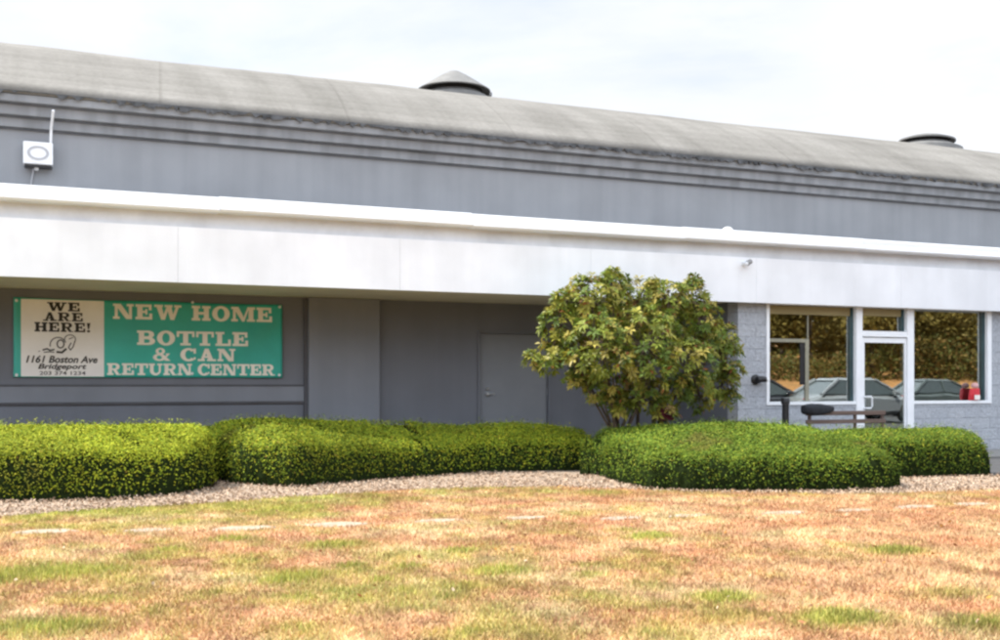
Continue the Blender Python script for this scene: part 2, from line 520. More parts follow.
xs = np.linspace(-14, 14, 281); ts = np.linspace(0, 1, 190)
gx = np.repeat(xs[None, :], len(ts), 0)
gy = -8 + (edgeY(xs)[None, :] + 8) * (ts[:, None] ** 0.8)
V = np.stack([gx.ravel(), gy.ravel(), lawn_z(gx.ravel(), gy.ravel())], 1)
V[:, 2] = np.maximum(V[:, 2], -0.01)
nx_, ny_ = len(xs), len(ts)
ii = np.arange(nx_ * ny_).reshape(ny_, nx_)
idx = np.stack([ii[:-1, :-1], ii[:-1, 1:], ii[1:, 1:], ii[1:, :-1]], -1).reshape(-1)
gr = lawn_green(V[:, 0], V[:, 1])
lc = lawn_color(V[:, 0], V[:, 1], gr, rng.random(len(V)), rng.random(len(V)))
tag(fast_mesh('lawn', V, 4, M['lawn'], lc * 0.85, idx=idx), kind='structure')

# mulch bed between lawn and building, in a shallow sheet
xs = np.linspace(-14, 12.6, 267); ts = np.linspace(0, 1, 60)
gx = np.repeat(xs[None, :], len(ts), 0)
e0 = edgeY(xs) - 0.10
yb = np.where(xs > 11.2, np.maximum(e0 + 0.15, 11.05 - (xs - 11.2) * 0.2), 15.9)
gy = e0[None, :] + (yb - e0)[None, :] * ts[:, None]
V = np.stack([gx.ravel(), gy.ravel(), -0.006 + 0.035 * sstep(0.0, 0.5, (gy - e0[None, :]).ravel()) * fbm(gx.ravel() * 2, gy.ravel() * 2, 5, 3)], 1)
nx_, ny_ = len(xs), len(ts)
ii = np.arange(nx_ * ny_).reshape(ny_, nx_)
idx = np.stack([ii[:-1, :-1], ii[:-1, 1:], ii[1:, 1:], ii[1:, :-1]], -1).reshape(-1)
tag(fast_mesh('mulch_bed', V, 4, M['mulchbase'], idx=idx), kind='structure')

p = MB()
p.add([(12.7, 11.1, -0.012), (11.3, 11.35, -0.012), (11.3, 15.38, -0.012), (60, 15.38, -0.012), (60, -7, -0.012), (14.3, -7, -0.012), (14.3, 10.9, -0.012)],
      [(0, 1, 2, 3, 6), (3, 4, 5, 6)])
tag(p.build('pavement', M['asphalt']), kind='structure')
p = MB(); p.box(12.6, 26, 13.9, 15.37, -0.03, 0.02)
tag(p.build('footpath', M['concrete'], bevel=0.015), kind='structure')
p = MB(); p.box(14.1, 14.25, -7, 10.6, -0.03, 0.12)
tag(p.build('kerb', M['concrete'], bevel=0.02), kind='structure')

# rising bank across the road, behind the camera (seen mirrored in the glazing)
xs = np.linspace(-60, 120, 121); ys = np.linspace(-8.2, -70, 50)
gx, gy = np.meshgrid(xs, ys)
s = -8.2 - gy
gz = -0.015 + 1.35 * sstep(0.5, 6.5, s) + np.maximum(s - 6, 0) * 0.10 + 0.5 * (fbm(gx * 0.2, gy * 0.2, 3, 3) - 0.5) * sstep(1, 6, s)
V = np.stack([gx.ravel(), gy.ravel(), gz.ravel()], 1)
nx_, ny_ = len(xs), len(ys)
ii = np.arange(nx_ * ny_).reshape(ny_, nx_)
idx = np.stack([ii[:-1, :-1], ii[1:, :-1], ii[1:, 1:], ii[:-1, 1:]], -1).reshape(-1)
tag(fast_mesh('hill', V, 4, M['litter'], idx=idx), kind='structure')

# ------------------------------------------------------------------ leaves helper


def leaves(P, Nrm, L, W, col, spread=0.9, lift=0.5, tw=0.5):
    n = len(P)
    r = rng.normal(size=(n, 3))
    Nrm = Nrm / (np.linalg.norm(Nrm, axis=1, keepdims=True) + 1e-9)
    tdir = r - (r * Nrm).sum(1, keepdims=True) * Nrm
    tdir /= np.linalg.norm(tdir, axis=1, keepdims=True) + 1e-9
    d = tdir * spread + Nrm * (lift * (0.2 + rng.random((n, 1))))
    d /= np.linalg.norm(d, axis=1, keepdims=True)
    side = np.cross(d, Nrm + tw * rng.normal(size=(n, 3)))
    side /= np.linalg.norm(side, axis=1, keepdims=True) + 1e-9
    L = (L * (0.7 + 0.6 * rng.random(n)))[:, None]; W = (W * (0.7 + 0.6 * rng.random(n)))[:, None]
    V = np.empty((n, 4, 3))
    V[:, 0] = P
    V[:, 1] = P + d * L * 0.5 + side * W * 0.5
    V[:, 2] = P + d * L
    V[:, 3] = P + d * L * 0.5 - side * W * 0.5
    return V.reshape(-1, 3), np.repeat(col, 4, 0)


def palette(cols, wts, n, jit=0.25):
    cols = np.array(cols)
    k = rng.choice(len(cols), size=n, p=np.array(wts) / sum(wts))
    return np.clip(cols[k] * (1 + jit * (rng.random((n, 1)) * 2 - 1)), 0.003, 0.9)


# ------------------------------------------------------------------ hedges


def poly_dist(px, py, poly):
    """signed distance, positive inside"""
    poly = np.array(poly); n = len(poly)
    d = np.full(px.shape, 1e9); inside = np.zeros(px.shape, bool)
    for i in range(n):
        a = poly[i]; b = poly[(i + 1) % n]
        ab = b - a
        t = np.clip(((px - a[0]) * ab[0] + (py - a[1]) * ab[1]) / (ab @ ab), 0, 1)
        d = np.minimum(d, np.hypot(px - a[0] - t * ab[0], py - a[1] - t * ab[1]))
        c = ((a[1] > py) != (b[1] > py)) & (px < (b[0] - a[0]) * (py - a[1]) / (b[1] - a[1] + 1e-12) + a[0])
        inside ^= c
    return np.where(inside, d, -d)


def hedge(label, poly, h0, h1, run, density, seed, cols, wts, nf=4):
    fl = np.array(poly[:nf]); fl = fl[np.argsort(fl[:, 0])]
    poly = np.array(poly)
    x0, y0 = poly.min(0) - 0.1; x1, y1 = poly.max(0) + 0.1
    st = 0.03
    xs = np.arange(x0, x1, st); ys = np.arange(y0, y1, st)
    gx, gy = np.meshgrid(xs, ys)
    d = poly_dist(gx, gy, poly) + 0.10 * (fbm(gx * 1.4, gy * 1.4, seed, 3) - 0.5)
    t = np.clip(d / 0.24, 0, 1)
    prof = (1 - (1 - t) ** 3) ** (1 / 3.0)
    H = h0 + (h1 - h0) * np.clip((gy - np.interp(gx, fl[:, 0], fl[:, 1])) / run, 0, 1) ** 0.8
    z = H * prof * (1 + 0.26 * (fbm(gx * 0.7, gy * 0.7, seed + 7, 3) - 0.5)) + 0.04 * (fbm(gx * 4, gy * 4, seed + 9, 2) - 0.5) * t
    z = np.where(d > 0, z, -0.05)
    root = empty('hedge', (float(poly[:, 0].mean()), float(poly[:, 1].mean()), 0))
    ox, oy = root.location[0], root.location[1]
    V = np.stack([gx.ravel(), gy.ravel(), z.ravel()], 1)
    ny_, nx_ = gx.shape
    ii = np.arange(nx_ * ny_).reshape(ny_, nx_)
    keep = (d[:-1, :-1] > -0.03) & (d[:-1, 1:] > -0.03) & (d[1:, 1:] > -0.03) & (d[1:, :-1] > -0.03)
    q = np.stack([ii[:-1, :-1], ii[:-1, 1:], ii[1:, 1:], ii[1:, :-1]], -1)[keep]
    Vc = V.copy(); Vc[:, 2] -= 0.05
    used = np.unique(q); rem = np.full(len(V), -1); rem[used] = np.arange(len(used))
    off = np.array([ox, oy, 0])
    core = fast_mesh('dark_core', Vc[used] - off, 4, M['hedgecore'], idx=rem[q].reshape(-1), parent=root)  # near-black core stands for the shade between and below the leaves
    # leaves over the clipped surface, area weighted
    a = V[q[:, 0]]; b = V[q[:, 1]]; c = V[q[:, 2]]; e = V[q[:, 3]]
    nr = np.cross(c - a, e - b); ar = np.linalg.norm(nr, axis=1) * 0.5
    n = int(ar.sum() * density)
    k = rng.choice(len(q), size=n, p=ar / ar.sum())
    u = rng.random((n, 1)); w = rng.random((n, 1))
    P = (a[k] * (1 - u) + b[k] * u) * (1 - w) + (e[k] * (1 - u) + c[k] * u) * w
    Nn = nr[k] / np.linalg.norm(nr[k], axis=1, keepdims=True)
    Nn = np.where(Nn[:, 2:3] < 0, -Nn, Nn)
    front = np.clip((0.75 - Nn[:, 2:3]) * 2.5, 0, 1)
    P = P + Nn * (rng.random((n, 1)) * (0.045 + 0.085 * front) - 0.03 - 0.085 * front)
    P[:, 2] = np.maximum(P[:, 2], 0.015)
    # shoots that outgrew the clipping
    m = int(n * 0.06)
    j = rng.choice(n, m)
    P[j] += Nn[j] * (0.02 + 0.07 * rng.random((m, 1)) ** 2)
    col = palette(cols, wts, n, 0.2)
    patch = fbm(P[:, 0] * 1.3, P[:, 1] * 1.3, seed + 3, 3)[:, None]
    col = col * (0.50 + 0.85 * patch)
    brown = sstep(0.74, 0.86, fbm(P[:, 0] * 2.6 + P[:, 2], P[:, 1] * 2.6 + P[:, 2] * 2, seed + 5, 3))[:, None] * 0.4
    col = col * (1 - brown) + np.array([0.15, 0.095, 0.035]) * brown
    thin = fbm(P[:, 0] * 5 + P[:, 2] * 3, P[:, 1] * 5 - P[:, 2] * 4, seed + 15, 3)
    ok = (P[:, 2] > 0.05 + 0.06 * rng.random(n)) & (rng.random(n) > sstep(0.58, 0.74, thin) * 0.8) & (rng.random(n) > 0.2 * front[:, 0])
    P, Nn, col, front = P[ok], Nn[ok], col[ok], front[ok]; n = len(P)
    VV, CC = leaves(P, Nn + (0.26 + 0.30 * front) * rng.normal(size=(n, 3)), 0.031, 0.0145, col, 1.0, 0.30 - 0.2 * front, 0.18)
    fast_mesh('foliage', VV - off, 4, M['hedgeleaf'], CC, parent=root)
    tag(root, label, 'hedge', 'clipped hedges along the front of the building')
    return root


HC = [(0.25, 0.28, 0.022), (0.165, 0.225, 0.020), (0.095, 0.155, 0.018), (0.34, 0.33, 0.03), (0.20, 0.14, 0.03)]
HW = [3, 4, 3, 1.1, 0.15]
HL = [(0.31, 0.33, 0.024), (0.24, 0.285, 0.022), (0.15, 0.205, 0.018), (0.38, 0.37, 0.03), (0.24, 0.16, 0.03)]
left = [(-4, 12.95), (-1.5, 12.93), G(0, 503), G(70, 501.5), G(130, 499), G(185, 495), (1.93, 13.2), (2.06, 13.65), (1.92, 14.05), (1.5, 14.3), (-1, 14.3), (-4, 14.3)]
hedge('yellow-green clipped hedge under the banner at the far left', left, 0.46, 0.74, 1.05, 9000, 3, HL, [4, 4, 3, 0.5, 0.1], 6)
mid = [(2.16, 13.9), G(246, 486), G(290, 488), G(340, 484), G(400, 479), G(480, 473.5), G(545, 471.5), (6.9, 13.9), (7.5, 13.95), (7.55, 14.5), (6.6, 15.05), (4, 15.1), (-4, 15.1), (-4, 14.42), (1.6, 14.42), (2.1, 14.25)]
hedge('long green hedge in front of the grey steel door, curving along the mulch', mid, 0.41, 0.735, 1.2, 9000, 13, [(c[0] * 1.15, c[1] * 1.1, c[2]) for c in HC], [3, 4, 3, .7, .1], 9)
right = [G(603, 477.5), G(620, 484), G(650, 490), G(690, 492), G(750, 492.5), G(820, 492), G(880, 490.5), (9.5, 10.2), (9.68, 10.8), (9.6, 12.6), (9.0, 13.2), (7.9, 13.25), (7.15, 13.6), (6.8, 13.3)]
hedge('broad green hedge at the foot of the yellow-green bush, nearest to the lawn', right, 0.40, 0.66, 2.0, 9000, 23,
      [(0.17, 0.22, 0.022), (0.12, 0.18, 0.020), (0.075, 0.13, 0.018), (0.24, 0.25, 0.03)], [2.2, 4, 3.6, 0.7], 8)
far = [(9.85, 11.45), (10.1, 11.2), (10.7, 11.12), (11.5, 11.05), (12.0, 11.2), (12.2, 11.7), (11.8, 12.3), (11.0, 12.5), (10.0, 12.5)]
hedge('short rounded hedge at the far right beside the pavement and block wall', far, 0.46, 0.60, 0.6, 9000, 33,
      [(0.19, 0.23, 0.022), (0.12, 0.18, 0.020), (0.075, 0.13, 0.018), (0.28, 0.27, 0.03)], [2, 4, 4, 0.7], 5)

# ------------------------------------------------------------------ wood chips on the bed
n = 42000
cx = rng.uniform(-6, 12.6, n); t = rng.random(n) ** 1.3
cy = edgeY(cx) - 0.06 + t * 2.6
ok = ~((cx > 11.4) & (cy > 11.0))
cx, cy = cx[ok], cy[ok]; n = len(cx)
P = np.stack([cx, cy, 0.012 + 0.022 * rng.random(n)], 1)
up = np.tile([0, 0, 1.0], (n, 1)) + 0.35 * rng.normal(size=(n, 3))
VV, CC = leaves(P, up, 0.034, 0.02, palette([(0.39, 0.285, 0.205), (0.33, 0.23, 0.155), (0.45, 0.345, 0.255), (0.26, 0.17, 0.115)], [4, 3, 3, 0.7], n, 0.15), 1.0, 0.25)
tag(fast_mesh('wood_chips', VV, 4, M['chip'], CC), kind='stuff')

# ------------------------------------------------------------------ stepping stones
stone_px = [(45, 533, .27, .05), (145, 531.5, .22, .55), (243, 529, .26, .04), (338, 525.5, .29, .08), (437, 522, .22, .25), (525, 519, .22, .12), (618, 519.5, .22, .85), (690, 518, .20, .82),
            (782, 515, .26, .45), (852, 512, .20, .6), (915, 508.5, .25, .2), (972, 505.5, .24, .3)]
ords = ['first', 'second', 'third', 'fourth', 'fifth', 'sixth', 'seventh', 'eighth', 'ninth', 'tenth', 'eleventh', 'twelfth']
stones = []
for i, (a, b_, r, cov) in enumerate(stone_px):
    x, y = G(a, b_)
    z = float(lawn_z(np.array([x]), np.array([y]))[0])
    k = MB(); nn = 14; rr = [r * (0.78 + 0.4 * random.random()) for _ in range(nn)]
    top = [(rr[j] * 1.0 * math.cos(2 * math.pi * j / nn), rr[j] * 0.50 * math.sin(2 * math.pi * j / nn)) for j in range(nn)]
    vs = [(q[0], q[1], -0.04) for q in top] + [(q[0], q[1], 0.008) for q in top] + [(q[0] * 0.95, q[1] * 0.95, 0.013 + 0.003 * random.random()) for q in top]
    fs = [(j, (j + 1) % nn, nn + (j + 1) % nn, nn + j) for j in range(nn)] + [(nn + j, nn + (j + 1) % nn, 2 * nn + (j + 1) % nn, 2 * nn + j) for j in range(nn)]
    fs += [tuple(2 * nn + j for j in range(nn)), tuple(range(nn))[::-1]]
    k.add(vs, fs)
    o = k.build('stepping_stone', M['stone'])
    o.location = (x, y, z - 0.007); o.rotation_euler = (0, 0, random.uniform(-0.15, 0.05))
    tag(o, f'flat pale stepping stone sunk in the dry lawn, {ords[i]} from the left of the row', 'stepping stone', 'stepping stones across the lawn')
    stones.append((x, y, r, cov))

# ------------------------------------------------------------------ grass blades


def scatter(n, ymin, ymax, power):
    y = ymin + (ymax - ymin) * rng.random(n) ** power
    lo = -0.06 * y - 1.2; hi = 1.16 * y + 1.4
    x = lo + (hi - lo) * rng.random(n)
    k = (y < edgeY(x) + 0.03 * rng.normal(size=n)) & (x < 14.0)
    return x[k], y[k]


bx, by = scatter(620000, 3.2, 14.6, 1.35)
keep = np.ones(len(bx), bool)
for sx, sy, r, cov in stones:
    dd = ((bx - sx) / r) ** 2 + ((by - sy) / (r * 0.50)) ** 2
    keep &= (dd > 0.55 + 0.5 * rng.random(len(bx))) | (rng.random(len(bx)) < cov)
gr = lawn_green(bx, by)
keep &= rng.random(len(bx)) < (0.62 + 0.38 * np.clip(gr * 1.5, 0, 1)) * (0.55 + 0.9 * fbm(bx * 2.5, by * 2.5, 141, 3))
bx, by, gr = bx[keep], by[keep], gr[keep]
n = len(bx)
tb = np.zeros(n)
for tx, ty, r, w in tufts:
    tb = np.maximum(tb, w * np.exp(-(((bx - tx) / (r * 1.3)) ** 2 + ((by - ty) / r) ** 2) * 1.5))
ln = (0.019 + 0.025 * rng.random(n)) * (1 + 0.75 * tb)
wd = (0.0045 + 0.0035 * rng.random(n)) * (0.75 + by * 0.05)
ang = rng.random(n) * 2 * np.pi
lean = np.where(rng.random(n) < 0.5, 1.2, 0.7) * (0.35 + 0.9 * rng.random(n)) * (1 - 0.35 * gr)
d = np.stack([np.cos(ang) * np.sin(lean), np.sin(ang) * np.sin(lean), np.maximum(np.cos(lean), 0.06)], 1)
a2 = ang + np.pi / 2 + rng.normal(size=n) * 0.6
s = np.stack([np.cos(a2), np.sin(a2), np.zeros(n)], 1)
P = np.stack([bx, by, lawn_z(bx, by) - 0.004], 1)
V = np.empty((n, 3, 3))
V[:, 0] = P - s * wd[:, None]; V[:, 1] = P + s * wd[:, None]; V[:, 2] = P + d * ln[:, None]
col = lawn_color(bx, by, gr, rng.random(n), rng.random(n)) * (0.75 + 0.5 * rng.random((n, 1)))
tag(fast_mesh('grass', V.reshape(-1, 3), 3, M['blade'], np.repeat(col, 3, 0)), kind='stuff')

# fallen leaves scattered on the lawn
n = 170
lx, ly = scatter(n * 2, 3.6, 12.5, 1.2)
n = len(lx)
P = np.stack([lx, ly, lawn_z(lx, ly) + 0.02 + 0.015 * rng.random(n)], 1)
VV, CC = leaves(P, np.tile([0, 0, 1.0], (n, 1)) + 0.4 * rng.normal(size=(n, 3)), 0.035, 0.022,
                palette([(0.33, 0.14, 0.07), (0.22, 0.11, 0.06), (0.48, 0.36, 0.24), (0.40, 0.20, 0.05)], [3, 2, 2, 2], n), 1.0, 0.3)
tag(fast_mesh('fallen_leaves', VV, 4, M['chip'], CC), kind='stuff')

# ------------------------------------------------------------------ building
B = empty('commercial_building', (0, 0, 0))
tag(B, 'long low grey commercial building with white canopy band and pale curved roof', 'building')

# steel door opening in the recessed wall
dx0, dx1 = X_at(477.5, YR), X_at(550.5, YR)
dz1 = Z_at(513, 331, YR)
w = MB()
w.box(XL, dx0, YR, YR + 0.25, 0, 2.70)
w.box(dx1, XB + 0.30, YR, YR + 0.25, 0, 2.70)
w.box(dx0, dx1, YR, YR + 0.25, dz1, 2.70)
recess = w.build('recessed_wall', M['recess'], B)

# infill panel frame behind the banner: ledge band, narrow shadow joints and end stile
t = MB()
xe = X_at(303.5, YR)
zb1, zb0 = Z_at(150, 386.5, YR), Z_at(150, 402, YR)
t.box(XL, xe, YR - 0.045, YR - 0.002, zb0, zb1)
t.build('ledge_band', M['pier'], recess, bevel=0.006)
t = MB()
t.box(XL, xe, YR - 0.05, YR - 0.002, zb1 + 0.002, zb1 + 0.030)
t.box(XL, xe, YR - 0.05, YR - 0.002, zb0 - 0.030, zb0 - 0.002)
t.box(xe + 0.002, xe + 0.06, YR - 0.06, YR - 0.002, 0.0, ZS - 0.01)
t.build('joint_strip', mat('dark_joint', (0.09, 0.092, 0.105), 0.7, 0.1, 4), recess)
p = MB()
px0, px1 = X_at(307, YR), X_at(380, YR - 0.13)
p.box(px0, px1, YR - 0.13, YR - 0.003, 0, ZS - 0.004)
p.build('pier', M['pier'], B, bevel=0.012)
# side return of the block wall
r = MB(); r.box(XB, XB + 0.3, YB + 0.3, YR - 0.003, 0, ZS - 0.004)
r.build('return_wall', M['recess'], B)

sd = MB(); sd.box(dx0 + 0.055, dx1 - 0.055, YR + 0.03, YR + 0.075, 0.02, dz1 - 0.055)
steel_door = sd.build('steel_door', M['doorgrey'], B, bevel=0.006)
fr = MB()
fr.box(dx0 + 0.001, dx0 + 0.05, YR - 0.025, YR + 0.12, 0, dz1 - 0.001)
fr.box(dx1 - 0.05, dx1 - 0.001, YR - 0.025, YR + 0.12, 0, dz1 - 0.001)
fr.box(dx0 + 0.051, dx1 - 0.051, YR - 0.025, YR + 0.12, dz1 - 0.05, dz1 - 0.001)
fr.box(dx0 + 0.052, dx1 - 0.052, YR + 0.09, YR + 0.12, 0.0, dz1 - 0.052)
fr.build('door_frame', M['recess'], steel_door, bevel=0.004)
hx, hz = X_at(487.5, YR), Z_at(487, 394, YR)
hd = MB()
hd.lathe([(0.034, 0.03), (0.034, 0.0), (0.03, -0.012), (0.014, -0.014), (0.014, -0.05)], 20, (hx, YR, hz), axis='y')
hd.tube([(hx - 0.008, YR - 0.05, hz), (hx + 0.06, YR - 0.056, hz), (hx + 0.115, YR - 0.05, hz - 0.004)], 0.011, 10)
hd.build('lever_handle', M['steel'], steel_door, smooth=True)
lk = MB(); lk.lathe([(0.026, 0.03), (0.026, 0.0), (0.020, -0.012)], 18, (hx, YR, hz + 0.09), axis='y')
lk.build('lock_cylinder', M['steel'], steel_door, smooth=True)
for zz in (0.3, 1.1, 1.9):
    hg = MB(); hg.tube([(dx1 - 0.053, YR + 0.02, zz - 0.05), (dx1 - 0.053, YR + 0.02, zz + 0.05)], 0.009, 8)
    hg.build('hinge', M['doorgrey'], steel_door)

# canopy: fascia panels, recessed frieze strip, coping, soffit
c = MB()
jx = [X_at(178, YF) + 3.10 * k for k in range(-6, 16)]
jx = [XL] + [x for x in jx if XL + 0.3 < x < XR - 0.3] + [XR]
for a, b_ in zip(jx[:-1], jx[1:]):
    c.box(a + 0.0014, b_ - 0.0014, YF, YF + 0.03, ZS - 0.03, 3.335)
c.box(XL, XR, YF + 0.034, YF + 0.12, ZS - 0.02, 3.33)
fascia = c.build('canopy_fascia', M['white'], B)
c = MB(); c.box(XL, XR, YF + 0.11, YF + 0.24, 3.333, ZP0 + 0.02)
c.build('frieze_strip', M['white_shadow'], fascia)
c = MB()
cj = [XL + 3.66 * k for k in range(0, 18)]
for k in range(len(cj) - 1):
    if cj[k] > XR - 1: break
    a, b_ = cj[k] + 0.002, cj[k + 1] - 0.002
    dzj = random.uniform(-0.006, 0.006)
    # rolled coping section: lower lip, sloped face, upper roll
    prof = [(YF - 0.07, ZP0), (YF - 0.10, ZP0 + 0.03), (YF - 0.09, ZP0 + 0.085), (YF - 0.05, ZP0 + 0.10), (YF - 0.055, ZP1 - 0.035), (YF - 0.035, ZP1), (YF + 0.26, ZP1 + 0.01), (YF + 0.26, ZP0)]
    nprof = len(prof)
    vs = [(a, y, z + dzj) for y, z in prof] + [(b_, y, z + dzj) for y, z in prof]
    fs = [(q, (q + 1) % nprof, nprof + (q + 1) % nprof, nprof + q) for q in range(nprof)] + [tuple(range(nprof)), tuple(range(nprof, 2 * nprof))[::-1]]
    c.add(vs, fs)
c.build('coping', M['coping'], fascia)
c = MB(); c.box(XL, XR, YF + 0.27, YR - 0.003, ZP1 - 0.16, ZP1 - 0.06)
c.build('canopy_deck', M['ventgrey'], fascia)
c = MB(); c.box(XL, XB - 0.003, YF + 0.122, YR - 0.003, ZS, ZS + 0.07)
c.box(XB - 0.003, XR, YF + 0.122, YB + 0.28, ZS, ZS + 0.07)
c.build('soffit', M['soffit'], fascia)

# upper wall, cornice, roof
u = MB(); u.box(XL, XR, YR, YR + 0.3, 2.702, 4.95)
u.build('upper_wall', M['upper'], B)
z1, z2, z3 = 5.255, 5.09, 4.935
k = MB()
k.box(XL, XR, YR - 0.30, YR + 0.3, z1, ZE - 0.012)
k.box(XL, XR, YR - 0.19, YR + 0.3, z2 + 0.002, z1 - 0.002)
k.box(XL, XR, YR - 0.085, YR + 0.3, z3 + 0.002, z2 - 0.002)
corn = k.build('cornice', M['cornice'], B, bevel=0.012)
k = MB()  # dark strips paint in the shade beneath each cornice step
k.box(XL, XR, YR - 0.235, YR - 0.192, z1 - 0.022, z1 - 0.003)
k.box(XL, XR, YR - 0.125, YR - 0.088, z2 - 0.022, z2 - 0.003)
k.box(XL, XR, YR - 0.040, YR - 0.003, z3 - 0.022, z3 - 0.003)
k.build('underside_shade_strip', M['step_shade'], corn)
Y0 = YR - 0.34


def roof_z(y):
    s_ = y - Y0
    return ZE + 0.02 + 0.68 * s_ - 0.0599 * s_ * s_


ys = list(np.linspace(Y0, Y0 + 11.3, 42)); xs = list(np.linspace(XL - 0.1, XR, 156))
rv = []; rf = []
for j, y in enumerate(ys):
    for i, x in enumerate(xs):
        wob = 0.03 * (float(vn(x * 0.5, y * 0.7, 8)) - 0.5) + 0.012 * (float(vn(x * 2.5, y * 2.5, 18)) - 0.5)
        rv.append((x, y, roof_z(y) + wob))
W_ = len(xs)
for j in range(len(ys) - 1):
    for i in range(W_ - 1):
        rf.append((j * W_ + i, j * W_ + i + 1, (j + 1) * W_ + i + 1, (j + 1) * W_ + i))
k = MB(); k.add(rv, rf)
roof = k.build('roof', M['roof'], B, smooth=True, normals=False)
so = roof.modifiers.new('thick', 'SOLIDIFY'); so.thickness = 0.05; so.offset = -1
# ragged edge of the membrane along the eave: one strip, torn to changing depths
k = MB()
x = -6.0; pts = []
while x < 30:
    act = float(vn(x * 0.45, 0.0, 77)) * 0.8 + float(vn(x * 2.3, 3.0, 79)) * 0.5 - 0.12 * (x > 13)
    h = 0.010 + (random.uniform(0.02, 0.085) if act + random.uniform(-.3, .3) > 0.56 else 0.0)
    pts.append((x, h)); x += random.uniform(0.02, 0.09)
zt = ZE + 0.022
vs = []; fs = []
for x, h in pts:
    y = YR - 0.350 - 0.1 * h
    vs += [(x, y, zt), (x, y, zt - h), (x, YR - 0.303, zt - h * 0.8), (x, YR - 0.303, zt - 0.004)]
for i in range(len(pts) - 1):
    for q in range(4):
        fs.append((4 * i + q, 4 * i + 4 + q, 4 * i + 4 + (q + 1) % 4, 4 * i + (q + 1) % 4))
k.add(vs, fs)
k.build('torn_roof_edge', M['tar'], roof)
# rear and end walls close the volume
k = MB()
k.box(XL, XR, Y0 + 10.9, Y0 + 11.2, 0, 5.3)
k.box(XL - 0.05, XL + 0.2, YR + 0.31, Y0 + 10.85, 0, 5.3)
k.box(XR - 0.25, XR - 0.02, YR + 0.31, Y0 + 10.85, 0, 5.3)
k.build('rear_wall', M['upper'], B)

# block wall with the shopfront
wx0 = X_at(766, YB); m0, m1 = X_at(855.5, YB), X_at(861.5, YB); n0, n1 = X_at(906.5, YB), X_at(913, YB); wx1 = X_at(991, YB)
zs = Z_at(860, 404.5, YB)
k = MB()
k.box(XB, wx0, YB, YB + 0.3, 0, ZS + 0.05)
k.box(wx0, m0, YB, YB + 0.3, 0, zs)
k.box(n1, wx1, YB, YB + 0.3, 0, zs)
k.box(wx1, XR, YB, YB + 0.3, 0, ZS + 0.05)
k.build('block_wall', M['block'], B)
ZT = ZS - 0.004
YG = YB + 0.10      # glass plane


def glazing(name, x0, x1, z0, z1, left=0.055, right=0.055):
    fw = 0.055
    f_ = MB()
    f_.box(x0, x1, YB - 0.02, YB + 0.05, z0, z0 + fw)
    f_.box(x0, x1, YB - 0.02, YB + 0.05, z1 - 0.03, z1)
    f_.box(x0, x0 + left, YB - 0.02, YB + 0.05, z0 + fw, z1 - 0.03)
    f_.box(x1 - right, x1, YB - 0.02, YB + 0.05, z0 + fw, z1 - 0.03)
    o = f_.build(name, M['alu'], B, bevel=0.004)
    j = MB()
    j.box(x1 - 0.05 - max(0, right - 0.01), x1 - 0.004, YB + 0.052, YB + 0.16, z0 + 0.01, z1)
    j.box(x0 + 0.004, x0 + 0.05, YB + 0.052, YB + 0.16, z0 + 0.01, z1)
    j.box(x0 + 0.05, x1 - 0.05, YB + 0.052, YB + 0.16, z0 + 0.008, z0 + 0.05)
    j.build('inner_jamb', M['reveal_shade'], o)
    g_ = MB(); g_.box(x0 + 0.049, x1 - 0.049, YG, YG + 0.008, z0 + 0.045, z1 - 0.01)
    g_.build('pane', M['glass'], o)
    return o


lw = glazing('shop_window', wx0 + 0.002, m0 - 0.002, zs + 0.002, ZT, 0.06, 0.006)
glazing('shop_window', n1 + 0.002, wx1 - 0.002, zs + 0.002, ZT, 0.006, 0.10)
zd = Z_at(885, 334.5, YB)
# vertical posts of the entrance
k = MB()
k.box(m0, m1, YB - 0.03, YB + 0.16, 0.05, ZT)
k.box(n0, n1, YB - 0.03, YB + 0.16, 0.05, ZT)
k.box(m1 + 0.001, n0 - 0.001, YB - 0.03, YB + 0.1, zd - 0.045, zd)
k.build('entrance_frame', M['alu'], B, bevel=0.004)
tw = glazing('transom_window', m1 + 0.002, n0 - 0.002, zd + 0.002, ZT, 0.006, 0.006)
st_ = 0.065
e0, e1 = m1 + 0.006, n0 - 0.006
k = MB()
k.box(e0, e0 + st_, YB, YB + 0.045, 0.07, zd - 0.055)
k.box(e1 - 0.035, e1, YB, YB + 0.045, 0.07, zd - 0.055)
k.box(e0 + st_, e1 - 0.035, YB, YB + 0.045, zd - 0.15, zd - 0.055)
k.box(e0 + st_, e1 - 0.035, YB, YB + 0.045, 0.07, 0.30)
ed = k.build('entrance_door', M['alu'], B, bevel=0.004)
k = MB(); k.box(e0 + st_ - 0.01, e1 - 0.05, YB + 0.02, YB + 0.028, 0.28, zd - 0.14)
k.build('pane', M['glass'], ed)
k = MB()
hx = e0 + st_ * 0.7
za, zb = Z_at(872, 408, YB), Z_at(872, 396.5, YB)
k.tube([(hx, YB, zb), (hx + 0.02, YB - 0.06, zb), (hx + 0.10, YB - 0.07, zb), (hx + 0.125, YB - 0.07, zb - 0.03), (hx + 0.125, YB - 0.07, za + 0.03), (hx + 0.10, YB - 0.07, za), (hx + 0.02, YB - 0.06, za), (hx, YB, za)], 0.014, 8)
k.build('pull_handle', M['alu'], ed, smooth=True)
